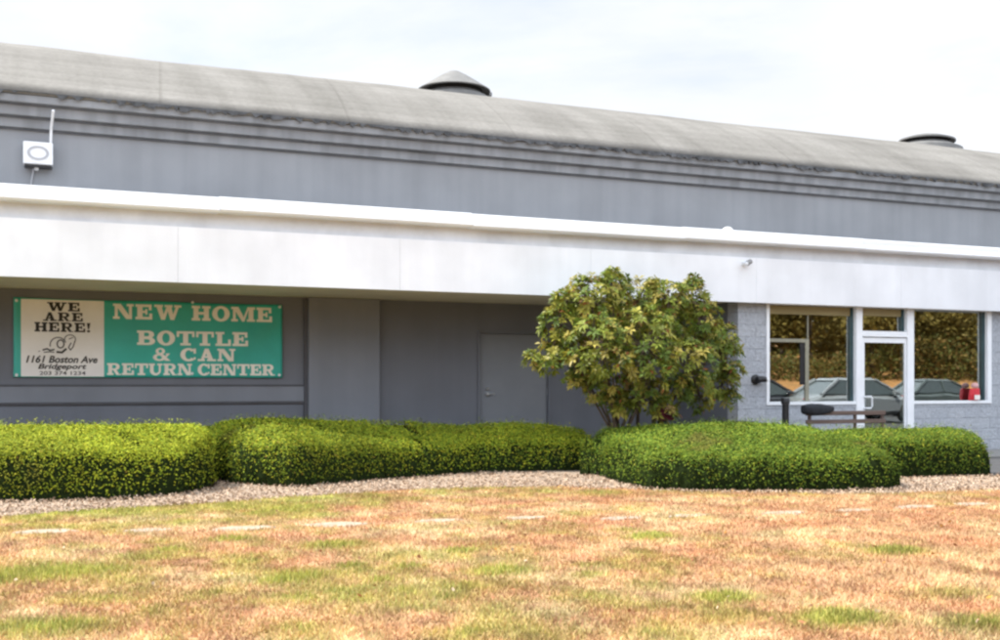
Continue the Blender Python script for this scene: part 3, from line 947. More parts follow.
# room behind the glass
k = MB()
k.box(XB + 0.31, XR - 0.3, 20.3, 20.4, 0.0, 2.9)
k.box(XB + 0.31, XB + 0.35, YB + 0.31, 20.29, 0.0, 2.9)
k.box(30.0, 30.1, YB + 0.31, 20.29, 0.0, 2.9)
k.box(XB + 0.31, 30.0, YB + 0.29, 20.29, 2.78, 2.85)
room = k.build('shop_interior', M['interior'], B)
k = MB(); k.box(XB + 0.36, 29.9, YB + 0.32, 20.28, -0.01, 0.052)
k.build('interior_floor', M['intfloor'], room)
k = MB()  # beige strips added outside the glass, standing in for an interior header
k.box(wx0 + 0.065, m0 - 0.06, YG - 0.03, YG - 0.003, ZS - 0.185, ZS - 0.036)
k.build('header_standin', M['beige'], lw, bevel=0.006)
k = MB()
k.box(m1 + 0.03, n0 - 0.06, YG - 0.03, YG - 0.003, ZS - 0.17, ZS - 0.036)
k.build('header_standin', M['beige'], tw, bevel=0.006)
ix1 = X_at(806, YG); iz = Z_at(786, 340.5, YG)  # bars and dark strip added on the glass, imitating a frame visible in it
k = MB(); k.box(wx0 + 0.065, ix1 - 0.03, YG - 0.02, YG - 0.003, iz - 0.03, iz + 0.03); k.build('frame_standin', M['bar'], lw, bevel=0.004)
k = MB(); k.box(ix1 - 0.028, ix1 + 0.05, YG - 0.02, YG - 0.003, zs + 0.06, iz + 0.03); k.build('frame_standin', M['bar'], lw, bevel=0.004)
k = MB(); k.box(ix1 + 0.022, ix1 + 0.045, YG - 0.012, YG - 0.003, iz + 0.032, ZS - 0.187); k.build('frame_standin', M['bar'], lw)
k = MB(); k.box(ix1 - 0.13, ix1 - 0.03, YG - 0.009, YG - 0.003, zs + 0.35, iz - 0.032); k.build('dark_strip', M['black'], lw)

# ------------------------------------------------------------------ roof vents
def place_vent(px, name, label, rad, prof_curb, prof_cap, yy, squash=1.0, tilt=0.0, knob=True):
    xx = X_at(px, yy); zz = roof_z(yy)
    root = empty(name, (xx, yy, zz))
    root.rotation_euler = (0, tilt, 0)
    k_ = MB(); k_.lathe(prof_curb, 28, mi=0, squash=squash); k_.build('curb', M['ventcap'], root, smooth=True)
    k_ = MB(); k_.lathe([(rad * 0.80, prof_curb[-1][1] + 0.002), (rad * 0.80, prof_cap[0][1] + 0.03)], 28, squash=squash); k_.build('louvre_opening', M['dark'], root)
    k_ = MB(); k_.lathe(prof_cap, 36, squash=squash); k_.build('cap', M['ventcap'], root, smooth=True)
    if knob:
        k_ = MB(); k_.lathe([(0.05, -0.3), (0.05, 0.10), (0.065, 0.11), (0.065, 0.17), (0.03, 0.19)], 14, (rad + 0.05, -0.05, 0))
        k_.build('drain_pipe', M['camgrey'], root, smooth=True)
    tag(root, label, 'roof vent', 'ventilators on the roof')


place_vent(454, 'roof_vent', 'shallow cone-topped round vent on the roof ridge above the middle of the building', 0.73,
           [(0.84, -0.35), (0.74, -0.02), (0.62, 0.04), (0.60, 0.07)],
           [(0.66, 0.155), (0.76, 0.115), (0.77, 0.135), (0.55, 0.28), (0.30, 0.44), (0.12, 0.54), (0.02, 0.56)], 21.7, 1.0)
place_vent(927, 'roof_vent', 'flat low vent with dark slot on the roof at the far right', 0.70,
           [(1.0, -0.36), (0.90, -0.04), (0.64, 0.06), (0.62, 0.09)],
           [(0.64, 0.185), (0.72, 0.15), (0.72, 0.19), (0.45, 0.28), (0.16, 0.35), (0.02, 0.36)], 21.5, 0.9, 0.02, False)

# ------------------------------------------------------------------ siren box on the upper wall
bxx0, bxx1 = X_at(23, YR - 0.2), X_at(53, YR - 0.2)
bz1, bz0 = Z_at(38, 142, YR - 0.2), Z_at(38, 164.5, YR - 0.2)
cxm, czm = (bxx0 + bxx1) / 2, (bz0 + bz1) / 2
root = empty('alarm_box', (cxm, YR - 0.005, bz0))
o3 = Vector((cxm, YR - 0.005, bz0))


def rel(mb):
    mb.v = [tuple(Vector(q) - o3) for q in mb.v]
    return mb


k = MB(); k.box(bxx0, bxx1, YR - 0.22, YR - 0.012, bz0, bz1); rel(k).build('housing', M['boxgrey'], root, bevel=0.018)
k = MB()
ro, ri = 0.125, 0.095
for i in range(28):
    a0, a1 = 2 * math.pi * i / 28, 2 * math.pi * (i + 1) / 28
    k.add([(cxm + r_ * math.cos(t_) * 1.15, yy_, czm + r_ * math.sin(t_) * .8) for yy_ in (YR - 0.224, YR - 0.232) for r_, t_ in ((ro, a0), (ro, a1), (ri, a1), (ri, a0))],
          [(4, 5, 6, 7), (0, 1, 5, 4), (2, 3, 7, 6)])
rel(k).build('ring_mark', M['greymark'], root)
k = MB()
ax = bxx1 - 0.03
at_ = Z_at(52, 114, YR - 0.2)
k.tube([(ax, YR - 0.14, bz1 - 0.01), (ax + 0.005, YR - 0.15, (bz1 + at_) / 2), (ax + 0.03, YR - 0.42, at_)], 0.020, 8)
rel(k).build('antenna', M['boxgrey'], root, smooth=True)
k = MB(); k.box(bxx0 + 0.02, bxx1 - 0.01, YR - 0.20, YR - 0.012, bz0 - 0.035, bz0 - 0.003)  # black slab drawn as the shadow beneath the box
rel(k).build('under_box_shade', M['black'], root, bevel=0.006)
k = MB(); k.tube([(cxm - 0.02, YR - 0.11, bz0 - 0.03), (cxm - 0.02, YR - 0.11, bz0 - 0.07)], 0.03, 10)
rel(k).build('cable_gland', M['boxgrey'], root)
k = MB(); k.tube([(cxm - 0.06, YR - 0.05, bz0 - 0.03), (cxm - 0.075, YR - 0.016, bz0 - 0.14), (cxm - 0.12, YR - 0.014, bz0 - 0.42), (cxm - 0.13, YR - 0.014, 3.70)], 0.013, 8)
rel(k).build('cable', M['greymark'], root, smooth=True)
tag(root, 'pale square alarm box with ring mark and upright antenna on the upper grey wall', 'alarm box')

# camera on the fascia, cap on the coping, black fixture on the block wall
xx, zz = X_at(743, YF), Z_at(743, 264, YF)
root = empty('security_camera', (xx, YF, zz)); o3 = Vector((xx, YF, zz))
k = MB(); k.lathe([(0.045, 0.0), (0.045, -0.015), (0.02, -0.03), (0.018, -0.08)], 16, (xx + 0.02, YF - 0.001, zz + 0.01), axis='y')
rel(k).build('bracket', M['boxgrey'], root, smooth=True)
k = MB(); k.tube([(xx + 0.075, YF - 0.10, zz + 0.035), (xx - 0.01, YF - 0.13, zz - 0.005)], 0.042, 12); rel(k).build('camera_body', M['camgrey'], root, smooth=True)
k = MB(); k.tube([(xx - 0.012, YF - 0.131, zz - 0.006), (xx - 0.06, YF - 0.148, zz - 0.028)], 0.032, 12); rel(k).build('lens_hood', M['boxgrey'], root, smooth=True)
tag(root, 'small grey security camera on the white canopy band above the bush', 'security camera')

xx = X_at(728, YF + 0.05)
k = MB(); k.lathe([(0.09, 0.0), (0.085, 0.02), (0.06, 0.045), (0.03, 0.058), (0.01, 0.06)], 18)
o = k.build('coping_cap', M['coping'], smooth=True); o.location = (xx, YF + 0.06, ZP1 + 0.006)
tag(o, 'small white rounded cap standing on top of the white canopy coping', 'cap')

xx, zz = X_at(756, YB), Z_at(756, 379.5, YB)
root = empty('wall_lamp', (xx, YB, zz)); o3 = Vector((xx, YB, zz))
k = MB(); k.lathe([(0.085, -0.001), (0.085, -0.03), (0.05, -0.05), (0.045, -0.09)], 20, (xx - 0.02, YB, zz), axis='y'); rel(k).build('backplate', M['black'], root, smooth=True)
k = MB(); k.tube([(xx - 0.05, YB - 0.11, zz - 0.01), (xx + 0.02, YB - 0.12, zz + 0.005), (xx + 0.10, YB - 0.14, zz + 0.0)], 0.062, 14, r2=0.045); rel(k).build('lamp_head', M['black'], root, smooth=True)
k = MB(); k.tube([(xx + 0.101, YB - 0.14, zz), (xx + 0.125, YB - 0.146, zz)], 0.038, 14); rel(k).build('lens', M['boxgrey'], root)
tag(root, 'small round black lamp fixed to the pale block wall beside the window', 'wall lamp')

# ------------------------------------------------------------------ bollard, bench, cloth, red bag, bucket
yy = 14.5
xx = X_at(785.5, yy); zt = Z_at(785, 398, yy)
root = empty('bollard', (xx, yy, 0))
k = MB(); k.lathe([(0.055, 0.0), (0.055, zt - 0.10)], 20); k.build('post', M['black'], root, smooth=True)
k = MB(); k.lathe([(0.068, zt - 0.098), (0.072, zt - 0.02), (0.06, zt), (0.01, zt + 0.008)], 20); k.build('cap', M['black'], root, smooth=True)
k = MB(); k.lathe([(0.11, 0.0), (0.11, 0.015), (0.06, 0.025)], 20); k.build('base', M['black'], root)
tag(root, 'slim black upright bollard behind the hedge in front of the shop window', 'bollard')

yy = 14.35
b0, b1 = X_at(806, yy), X_at(885, yy)
bl = b1 - b0
zr1, zr2 = Z_at(850, 412, yy), Z_at(850, 420.5, yy)
root = empty('bench', (b0, yy, 0))
k = MB()
k.box(0, bl, -0.02, 0.02, zr1 - 0.05, zr1 + 0.02); k.build('back_rail', M['wood'], root, bevel=0.006)
k = MB(); k.box(0, bl, -0.022, 0.018, zr2 - 0.045, zr2 + 0.02); k.build('back_rail', M['wood'], root, bevel=0.006)
k = MB()
for q in range(4):
    k.box(-0.02, bl + 0.02, -0.12 - 0.105 * q, -0.03 - 0.105 * q, 0.42, 0.45)
k.build('seat', M['wood'], root, bevel=0.005)
for lx in (0.08, bl * 0.62, bl - 0.045):
    k = MB(); k.box(lx, lx + 0.045, 0.022, 0.062, 0, zr1 + 0.02); k.box(lx, lx + 0.045, -0.44, -0.40, 0, 0.418); k.box(lx, lx + 0.045, -0.40, 0.02, 0.375, 0.418)
    k.build('leg', M['wood'], root, bevel=0.004)
tag(root, 'low brown slatted bench behind the hedge in front of the glass door', 'bench')

# dark jacket thrown over the left end of the top rail
k = MB(); nu, nv = 22, 12
jl = X_at(831, yy) - X_at(802, yy)
vs = []; fs = []
for i in range(nu):
    u_ = i / (nu - 1)
    env = math.sin(math.pi * min(1, max(0, u_ * 0.96 + 0.02))) ** 0.22
    ht = (0.115 - 0.045 * max(0.0, u_ - 0.5) * 2) * env
    dp = 0.11 * env + 0.015
    for j in range(nv):
        t_ = 2 * math.pi * j / nv
        n_ = 0.018 * (random.random() - 0.5)
        cq = math.copysign(abs(math.cos(t_)) ** 0.6, math.cos(t_)); sq = math.copysign(abs(math.sin(t_)) ** 0.6, math.sin(t_))
        vs.append((u_ * jl, dp * cq + n_, (ht + n_) * sq * (1.0 if sq < 0 else 0.75)))
for i in range(nu - 1):
    for j in range(nv):
        fs.append((i * nv + j, i * nv + (j + 1) % nv, (i + 1) * nv + (j + 1) % nv, (i + 1) * nv + j))
fs += [tuple(range(nv)), tuple((nu - 1) * nv + j for j in range(nv))]
k.add(vs, fs)
o = k.build('jacket', M['cloth'], smooth=True); o.location = (b0 - 0.06, yy, zr1 + 0.06)
sm = o.modifiers.new('sub', 'SUBSURF'); sm.levels = 1; sm.render_levels = 1
tag(o, 'crumpled black jacket thrown over the left end of the brown bench', 'jacket')

# red bag on the ledge of the right-hand window
rx = X_at(975.5, YB - 0.05)
zb_ = zs + 0.057
root = empty('shopping_bag', (rx, YB + 0.0, zb_)); root.scale = (0.8, 0.8, 0.85)
k = MB()
k.add([(-0.13, -0.035, 0), (0.12, -0.035, 0.0), (0.12, 0.045, 0.0), (-0.13, 0.045, 0.0), (-0.09, -0.055, 0.26), (0.15, -0.05, 0.27), (0.15, 0.03, 0.27), (-0.09, 0.03, 0.26), (-0.115, -0.06, 0.13), (0.15, -0.06, 0.13), (0.15, 0.05, 0.13), (-0.115, 0.05, 0.13)],
      [(0, 1, 2, 3)[::-1], (0, 1, 9, 8), (8, 9, 5, 4), (1, 2, 10, 9), (9, 10, 6, 5), (2, 3, 11, 10), (10, 11, 7, 6), (3, 0, 8, 11), (11, 8, 4, 7), (4, 5, 6, 7)])
k.build('bag_body', M['red'], root, bevel=0.02)
k = MB(); k.box(-0.03, 0.14, -0.068, -0.061, 0.02, 0.12); k.build('paper_patch', M['paper'], root, bevel=0.003)
k = MB()
k.lathe([(0.02, 0.272), (0.075, 0.285), (0.085, 0.33), (0.06, 0.375), (0.01, 0.39)], 14, (0.03, -0.01, 0)); k.build('tissue_paper', mat('pink_tissue', (0.62, 0.36, 0.36), 0.8, 0.15, 20), root, smooth=True)
tag(root, 'red bag with white patch on the ledge of the right-hand shop window', 'bag')

yy = 13.45
xx = X_at(665, yy)
zc = Z_at(665, 414, yy)
root = empty('post_box', (xx, yy, 0))
k = MB(); k.lathe([(0.03, 0.0), (0.03, zc - 0.091)], 12); k.build('post', M['black'], root, smooth=True)
k = MB(); k.box(-0.11, 0.11, -0.07, 0.07, zc - 0.09, zc + 0.07); k.build('box_body', M['darkred'], root, bevel=0.012)
k = MB(); k.box(-0.12, 0.12, -0.08, 0.08, zc + 0.072, zc + 0.095); k.build('lid', M['darkred'], root, bevel=0.006)
k = MB(); k.tube([(-0.03, -0.075, zc), (-0.03, -0.095, zc), (0.03, -0.095, zc), (0.03, -0.075, zc)], 0.006, 6); k.build('handle', M['steel'], root)
tag(root, 'small dark red box on a short post under the yellow-green bush', 'box')

# ------------------------------------------------------------------ bush
YT = 13.75
tx, ty = X_at(636, YT), YT
bush = empty('rhododendron', (tx, ty, 0))
tag(bush, 'large rounded yellow-green rhododendron bush in front of the white canopy', 'bush')
ppm = F / depth(640, YT)
lumps_px = [(590, 300, 25, 0), (612, 288, 18, .1), (640, 302, 25, .2), (668, 300, 19, -.1), (690, 296, 16, .1), (700, 318, 22, .1), (718, 340, 19, 0), (731, 350, 11, .1), (730, 371, 12, -.1), (722, 385, 13, .1), (731, 399, 8, 0),
            (566, 302, 13, .2), (560, 325, 19, .1), (552, 346, 11, 0), (533, 359, 8, 0), (547, 363, 9, -.1), (575, 352, 20, -.1), (583, 374, 13, .1), (600, 393, 14, -.1), (574, 380, 9, 0), (615, 398, 12, .2), (600, 345, 32, -.5), (645, 345, 38, -.5), (690, 365, 26, -.35), (610, 376, 18, -.3),
            (640, 396, 18, -.35), (664, 410, 12, -.3), (622, 409, 10, -.2), (700, 396, 14, 0), (678, 393, 15, -.2), (650, 325, 36, .4), (600, 330, 26, .5), (705, 342, 20, .45), (650, 372, 22, -.6), (655, 288, 9, 0), (578, 284, 9, .1), (612, 275, 6, 0), (694, 281, 6, 0)]
lumps = []
for a, b_, r_, dy in lumps_px:
    y_ = YT + dy
    lumps.append(np.array([X_at(a, y_) - tx, dy, Z_at(a, b_, y_), r_ / F * depth(a, y_)]))
lumps = np.array(lumps)


def outside(Pt):
    d_ = np.linalg.norm(Pt[None, :3] - lumps[:, :3], axis=1) / lumps[:, 3]
    return (d_ > 0.86).all()


ros = []
tries = 0
for li, lm in enumerate(lumps):
    cnt = int(245 * lm[3] ** 1.7 / 0.6 ** 1.7) + 6
    for _ in range(cnt):
        v = rng.normal(size=3); v /= np.linalg.norm(v)
        if v[2] < -0.55 and random.random() < 0.6: continue
        rr = lm[3] * (0.86 + 0.22 * rng.random())
        pt = lm[:3] + v * rr * np.array([1, 0.95, 0.95])
        d_ = np.linalg.norm(pt[None, :] - lumps[:, :3], axis=1) / lumps[:, 3]
        d_[li] = 9
        inner = (d_ < 0.72).any()
        if inner and random.random() < 0.75: continue
        ros.append((pt, v))
RP = np.array([r_[0] for r_ in ros]); RN = np.array([r_[1] for r_ in ros])
nR = len(RP)
axis = RN * 0.75 + np.array([0, -0.10, 0.75]) + 0.3 * rng.normal(size=(nR, 3))
axis /= np.linalg.norm(axis, axis=1, keepdims=True)
rcol = palette([(0.27, 0.255, 0.040), (0.18, 0.215, 0.030), (0.095, 0.145, 0.022), (0.33, 0.28, 0.06), (0.22, 0.13, 0.045)], [3, 4, 3.4, 1.2, 0.25], nR, 0.2)
LV = []; LC = []
for i in range(nR):
    ax_ = Vector(axis[i]); ref = ax_.orthogonal().normalized(); ref2 = ax_.cross(ref)
    m_ = random.randint(7, 11); ph = random.random() * 6.28
    sz = random.uniform(0.8, 1.2)
    for j in range(m_):
        t_ = ph + 2 * math.pi * j / m_ + random.uniform(-.2, .2)
        el = random.uniform(-0.25, 0.75)
        d_ = (ref * math.cos(t_) + ref2 * math.sin(t_)) * math.cos(el) + ax_ * math.sin(el)
        sd_ = d_.cross(ax_)
        if sd_.length < 1e-3: continue
        sd_.normalize()
        Lf = random.uniform(0.065, 0.105) * sz; Wf = Lf * random.uniform(0.40, 0.52)
        droop = Vector((0, 0, -1)) * Lf * random.uniform(0.05, 0.3)
        p0 = Vector(RP[i]) + d_ * 0.01
        p1 = p0 + d_ * Lf * 0.5; p2 = p0 + d_ * Lf + droop
        up_ = ax_ * (Wf * 0.18)
        LV += [p0, p1 + sd_ * Wf * 0.5 + up_, p2, p1, p0, p1, p2, p1 - sd_ * Wf * 0.5 + up_]
        cc = rcol[i] * random.uniform(0.75, 1.25)
        if random.random() < 0.02: cc = np.array((0.26, 0.10, 0.03))
        LC += [cc] * 8
fast_mesh('foliage', np.array([tuple(v) for v in LV]), 4, M['rhodo'], np.array(LC), parent=bush)
# stems
k = MB()
bases = [(X_at(618, YT) - tx, 0.0), (X_at(655, YT) - tx, 0.05), (X_at(640, YT) - tx, 0.12)]
for li, lm in enumerate(lumps):
    bb = min(bases, key=lambda q: abs(q[0] - lm[0]) + random.random() * 0.3)
    if lm[3] < 0.24:
        big = [q for q in lumps if q[3] >= 0.24]
        q = min(big, key=lambda q: float(np.linalg.norm(q[:3] - lm[:3])))
        k.tube([Vector(q[:3]), Vector(q[:3]).lerp(Vector(lm[:3]), 0.5) + Vector((0, 0, -0.03)), Vector(lm[:3])], 0.014, 6, r2=0.007)
        continue
    p0 = Vector((bb[0] + random.uniform(-.04, .04), bb[1] + random.uniform(-.04, .04), 0))
    p3 = Vector(lm[:3])
    p1 = p0 + Vector(((p3.x - p0.x) * .15, (p3.y - p0.y) * .15, 0.35 * p3.z)); p2 = p0.lerp(p3, 0.62) + Vector((random.uniform(-.08, .08), random.uniform(-.08, .08), 0.08))
    k.tube([p0, p1, p2, p3], 0.032 if lm[3] > .35 else 0.02, 8, r2=0.010)
trunk = k.build('trunk', M['bark'], bush, smooth=True)
k = MB()
for i in range(0, nR, 4):
    li = int(np.argmin(np.linalg.norm(RP[i][None, :] - lumps[:, :3], axis=1) / lumps[:, 3]))
    c_ = Vector(lumps[li][:3]); e_ = Vector(RP[i])
    md = c_.lerp(e_, 0.5) + Vector((random.uniform(-.04, .04), random.uniform(-.04, .04), -0.03))
    k.tube([c_, md, e_], 0.008, 5, r2=0.004, cap=False)
k.build('branches', M['bark'], bush, normals=False)

# ------------------------------------------------------------------ banner
YBn = YR - 0.028
nx0, nx1 = X_at(13.5, YBn), X_at(282, YBn)
zt_ = Z_at(13.5, 297.5, YBn); zt_r = Z_at(282, 304.5, YBn); zbm = Z_at(150, 377.5, YBn)
zt_ = (zt_ + zt_r) / 2
Wb, Hb = nx1 - nx0, zt_ - zbm
ban = empty('banner', (nx0, YBn, zbm))
tag(ban, 'teal and cream vinyl banner reading NEW HOME BOTTLE & CAN RETURN CENTER', 'banner')


def wave(x, z):
    return -(0.010 + 0.007 * math.sin(2.1 * x + 1.7 * z) + 0.004 * math.sin(5.3 * x - 4.1 * z + 1.0)
             + 0.013 * math.exp(-((x - 0.86 * Wb) * 0.8 - (z - 0.5 * Hb) * 0.9) ** 2 * 60) * min(1, z * 3))


def to_banner(px, py):
    return X_at(px, YBn) - nx0, Z_at(px, py, YBn) - zbm


def flat(name, polys, material, lift, holes_ok=True, cuts=2):
    """polys: list of (outer, holes) in banner coordinates -> a thin film lying on the waving vinyl"""
    bm = bmesh.new()
    li = 0
    for outer, holes in polys:
        loops = [[Vector((q[0], q[1], 0)) for q in outer]] + [[Vector((q[0], q[1], 0)) for q in h_] for h_ in holes]
        allp = [q for lp in loops for q in lp]
        tri = tessellate_polygon(loops)
        vs = [bm.verts.new((q.x, 0.00025 * (li % 9), q.y)) for q in allp]
        for t_ in tri:
            try: bm.faces.new([vs[i] for i in t_])
            except Exception: pass
        li += 1
    for _ in range(cuts):
        es = [e for e in bm.edges if e.calc_length() > 0.06]
        if not es: break
        bmesh.ops.subdivide_edges(bm, edges=es, cuts=1, use_grid_fill=False)
    bmesh.ops.triangulate(bm, faces=bm.faces)
    for v in bm.verts:
        v.co.y = -v.co.y + wave(v.co.x, v.co.z) - lift
    for f_ in bm.faces:
        f_.normal_update()
        if f_.normal.y > 0: f_.normal_flip()
    me = bpy.data.meshes.new(name); bm.to_mesh(me); bm.free()
    me.materials.append(material)
    o_ = bpy.data.objects.new(name, me); C.objects.link(o_); o_.parent = ban
    return o_


k = MB(); nu, nv = 90, 26
vs = []; fs = []
for j in range(nv):
    for i in range(nu):
        x_ = Wb * i / (nu - 1); z_ = Hb * j / (nv - 1)
        sag = -0.012 * math.sin(math.pi * ((x_ / Wb * 2) % 1.0)) * (z_ / Hb)
        vs.append((x_, wave(x_, z_), z_ + sag))
for j in range(nv - 1):
    for i in range(nu - 1):
        fs.append((j * nu + i, j * nu + i + 1, (j + 1) * nu + i + 1, (j + 1) * nu + i))
k.add(vs, fs); bs = k.build('vinyl_sheet', M['teal'], ban, smooth=True, normals=False)
sol = bs.modifiers.new('thick', 'SOLIDIFY'); sol.thickness = 0.002; sol.offset = 1
cx0, cx1 = to_banner(21, 340)[0], to_banner(104, 340)[0]
gridp = []
for i in range(12):
    for j in range(12):
        xa, xb_ = cx0 + (cx1 - cx0) * i / 12, cx0 + (cx1 - cx0) * (i + 1) / 12
        za_, zb2 = 0.012 + (Hb - 0.034) * j / 12, 0.012 + (Hb - 0.034) * (j + 1) / 12
        gridp.append((xa, xb_, za_, zb2))
k = MB()
for xa, xb_, za_, zb2 in gridp:
    k.add([(x_, wave(x_, z_) - 0.004, z_) for x_, z_ in ((xa, za_), (xb_, za_), (xb_, zb2), (xa, zb2))], [(0, 1, 2, 3)])
k.build('cream_panel', M['cream'], ban, normals=False)


# heavy slab-serif letters, drawn on a unit height
def R_(x0, y0, x1, y1): return ([(x0, y0), (x1, y0), (x1, y1), (x0, y1)], [])
def Pg(*pts): return (list(pts), [])
def arc(cx, cy, rx, ry, a0, a1, n=18): return [(cx + rx * math.cos(math.radians(a0 + (a1 - a0) * i / n)), cy + ry * math.sin(math.radians(a0 + (a1 - a0) * i / n))) for i in range(n + 1)]


GLY = {}
GLY['H'] = (1.12, [R_(.1, 0, .40, 1), R_(.72, 0, 1.02, 1), R_(.40, .42, .72, .59), R_(0, 0, .5, .17), R_(0, .83, .5, 1), R_(.62, 0, 1.12, .17), R_(.62, .83, 1.12, 1)])
GLY['E'] = (0.98, [R_(.1, 0, .40, 1), R_(0, .83, .92, 1), R_(0, 0, .96, .17), R_(.76, .62, .92, .86), R_(.79, .14, .96, .40), R_(.38, .43, .62, .58), R_(.56, .32, .68, .69)])
GLY['N'] = (1.18, [R_(.10, 0, .27, 1), R_(.90, 0, 1.07, 1), Pg((.08, 1), (.44, 1), (1.07, 0), (.74, 0)), R_(0, 0, .38, .16), R_(0, .85, .42, 1), R_(.78, .85, 1.18, 1)])
GLY['W'] = (1.58, [Pg((.10, .95), (.42, .95), (.62, 0), (.40, 0)), Pg((.42, 0), (.62, 0), (.88, .95), (.74, .95)), Pg((.68, .95), (.98, .95), (1.16, 0), (.94, 0)), Pg((.96, 0), (1.16, 0), (1.46, .95), (1.28, .95)),
                  R_(0, .85, .50, 1), R_(.60, .85, 1.06, 1), R_(1.16, .85, 1.58, 1)])
GLY['O'] = (1.06, [(arc(.53, .5, .53, .53, 0, 360, 40)[:-1], [arc(.53, .5, .22, .36, 0, 360, 28)[:-1]])])
GLY['M'] = (1.46, [R_(.10, 0, .27, 1), R_(1.06, 0, 1.36, 1), Pg((.08, 1), (.44, 1), (.80, .22), (.66, 0)), Pg((.66, 0), (.80, 0), (1.12, 1), (1.00, 1)), R_(0, 0, .40, .16), R_(0, .84, .42, 1), R_(.96, 0, 1.46, .16), R_(1.02, .84, 1.46, 1)])
GLY['B'] = (1.06, [R_(.1, 0, .40, 1), R_(0, 0, .42, .16), R_(0, .84, .42, 1),
                  ([(.38, .46)] + [(.60, .46)] + arc(.66, .73, .33, .27, -90, 90, 16) + [(.38, 1.0)], [[(.41, .60)] + arc(.58, .73, .12, .13, -90, 90, 10) + [(.41, .86)]]),
                  ([(.38, 0)] + arc(.68, .27, .37, .27, -90, 90, 16) + [(.38, .54)], [[(.41, .14)] + arc(.60, .27, .14, .13, -90, 90, 10) + [(.41, .40)]])])
GLY['R'] = (1.12, [R_(.1, 0, .40, 1), R_(0, 0, .52, .16), R_(0, .84, .42, 1),
                  ([(.38, .42)] + arc(.66, .71, .34, .29, -90, 90, 16) + [(.38, 1.0)], [[(.41, .56)] + arc(.60, .71, .12, .15, -90, 90, 10) + [(.41, .86)]]),
                  Pg((.46, .46), (.74, .46), (.98, .06), (1.12, .12), (1.12, 0), (.74, 0))])
GLY['T'] = (1.06, [R_(.38, 0, .68, 1), R_(.0, .84, 1.06, 1), R_(0, .60, .14, .86), R_(.92, .60, 1.06, .86), R_(.22, 0, .84, .16)])
GLY['L'] = (0.94, [R_(.1, 0, .40, 1), R_(0, .84, .54, 1), R_(0, 0, .94, .16), R_(.78, .14, .94, .46)])
GLY['C'] = (1.02, [(arc(.53, .5, .53, .53, 42, 318, 34) + arc(.53, .5, .22, .36, 318, 42, 26), []), R_(.84, .60, 1.0, 1.0), R_(.86, .12, .98, .30)])
GLY['A'] = (1.18, [Pg((.16, 0), (.34, 0), (.68, 1), (.46, 1)), Pg((.70, 0), (1.04, 0), (.70, 1), (.46, 1)), R_(.34, .26, .82, .40), R_(0, 0, .46, .16), R_(.60, 0, 1.18, .16)])
GLY['U'] = (1.14, [R_(.10, .38, .40, 1), R_(.82, .38, .99, 1), R_(0, .84, .50, 1), R_(.70, .84, 1.12, 1), ([(.10, .40)] + arc(.545, .40, .445, .42, 180, 360, 24) + [(.82, .40)] + arc(.61, .40, .21, .23, 360, 180, 18), [])])
GLY['&'] = (1.12, [(arc(.40, .27, .40, .29, 0, 360, 30)[:-1], [arc(.40, .27, .17, .15, 0, 360, 20)[:-1]]), (arc(.46, .75, .30, .27, 0, 360, 26)[:-1], [arc(.46, .76, .11, .13, 0, 360, 16)[:-1]]),
                  Pg((.26, .66), (.52, .62), (1.12, 0), (.78, 0)), Pg((.70, .30), (.82, .22), (1.02, .50), (1.08, .58), (.80, .58), (.80, .50), (.88, .50))])
GLY['!'] = (0.36, [Pg((.12, .34), (.24, .34), (.34, 1), (.02, 1)), (arc(.18, .12, .15, .13, 0, 360, 16)[:-1], [])])


def line(name, s_, pxa, pxb, pya, pyb, material, lift, space=0.10, wsp=0.42):
    tot = 0
    for ch in s_:
        tot += (wsp if ch == ' ' else GLY[ch][0]) + space
    tot -= space
    xa, _ = to_banner(pxa, pya); xb2, _ = to_banner(pxb, pya)
    pm = (pxa + pxb) / 2
    zt2 = to_banner(pm, pya)[1]; zb3 = to_banner(pm, pyb)[1]
    sx = (xb2 - xa) / tot; sz_ = zt2 - zb3
    x_ = xa; polys = []
    for ch in s_:
        if ch == ' ':
            x_ += (wsp + space) * sx; continue
        w_, shp = GLY[ch]
        for outer, holes in shp:
            polys.append(([(x_ + q[0] * sx, zb3 + q[1] * sz_) for q in outer], [[(x_ + q[0] * sx, zb3 + q[1] * sz_) for q in h_] for h_ in holes]))
        x_ += (w_ + space) * sx
    flat(name, polys, material, lift)


line('headline_lettering', 'NEW HOME', 113, 272, 305.8, 320.5, M['letter'], 0.004)
line('headline_lettering', 'BOTTLE', 137, 248, 331.5, 345.5, M['letter'], 0.004)
line('headline_lettering', '& CAN', 153, 235, 348.5, 361, M['letter'], 0.004)
line('headline_lettering', 'RETURN CENTER', 107, 274.5, 363.8, 375.2, M['letter'], 0.004, 0.06, 0.36)
line('panel_lettering', 'WE', 47, 80, 302.5, 311.3, M['ink'], 0.0075)
line('panel_lettering', 'ARE', 43, 83, 312.6, 321.3, M['ink'], 0.0075)
line('panel_lettering', 'HERE!', 34.5, 90.5, 322.6, 332, M['ink'], 0.0075)


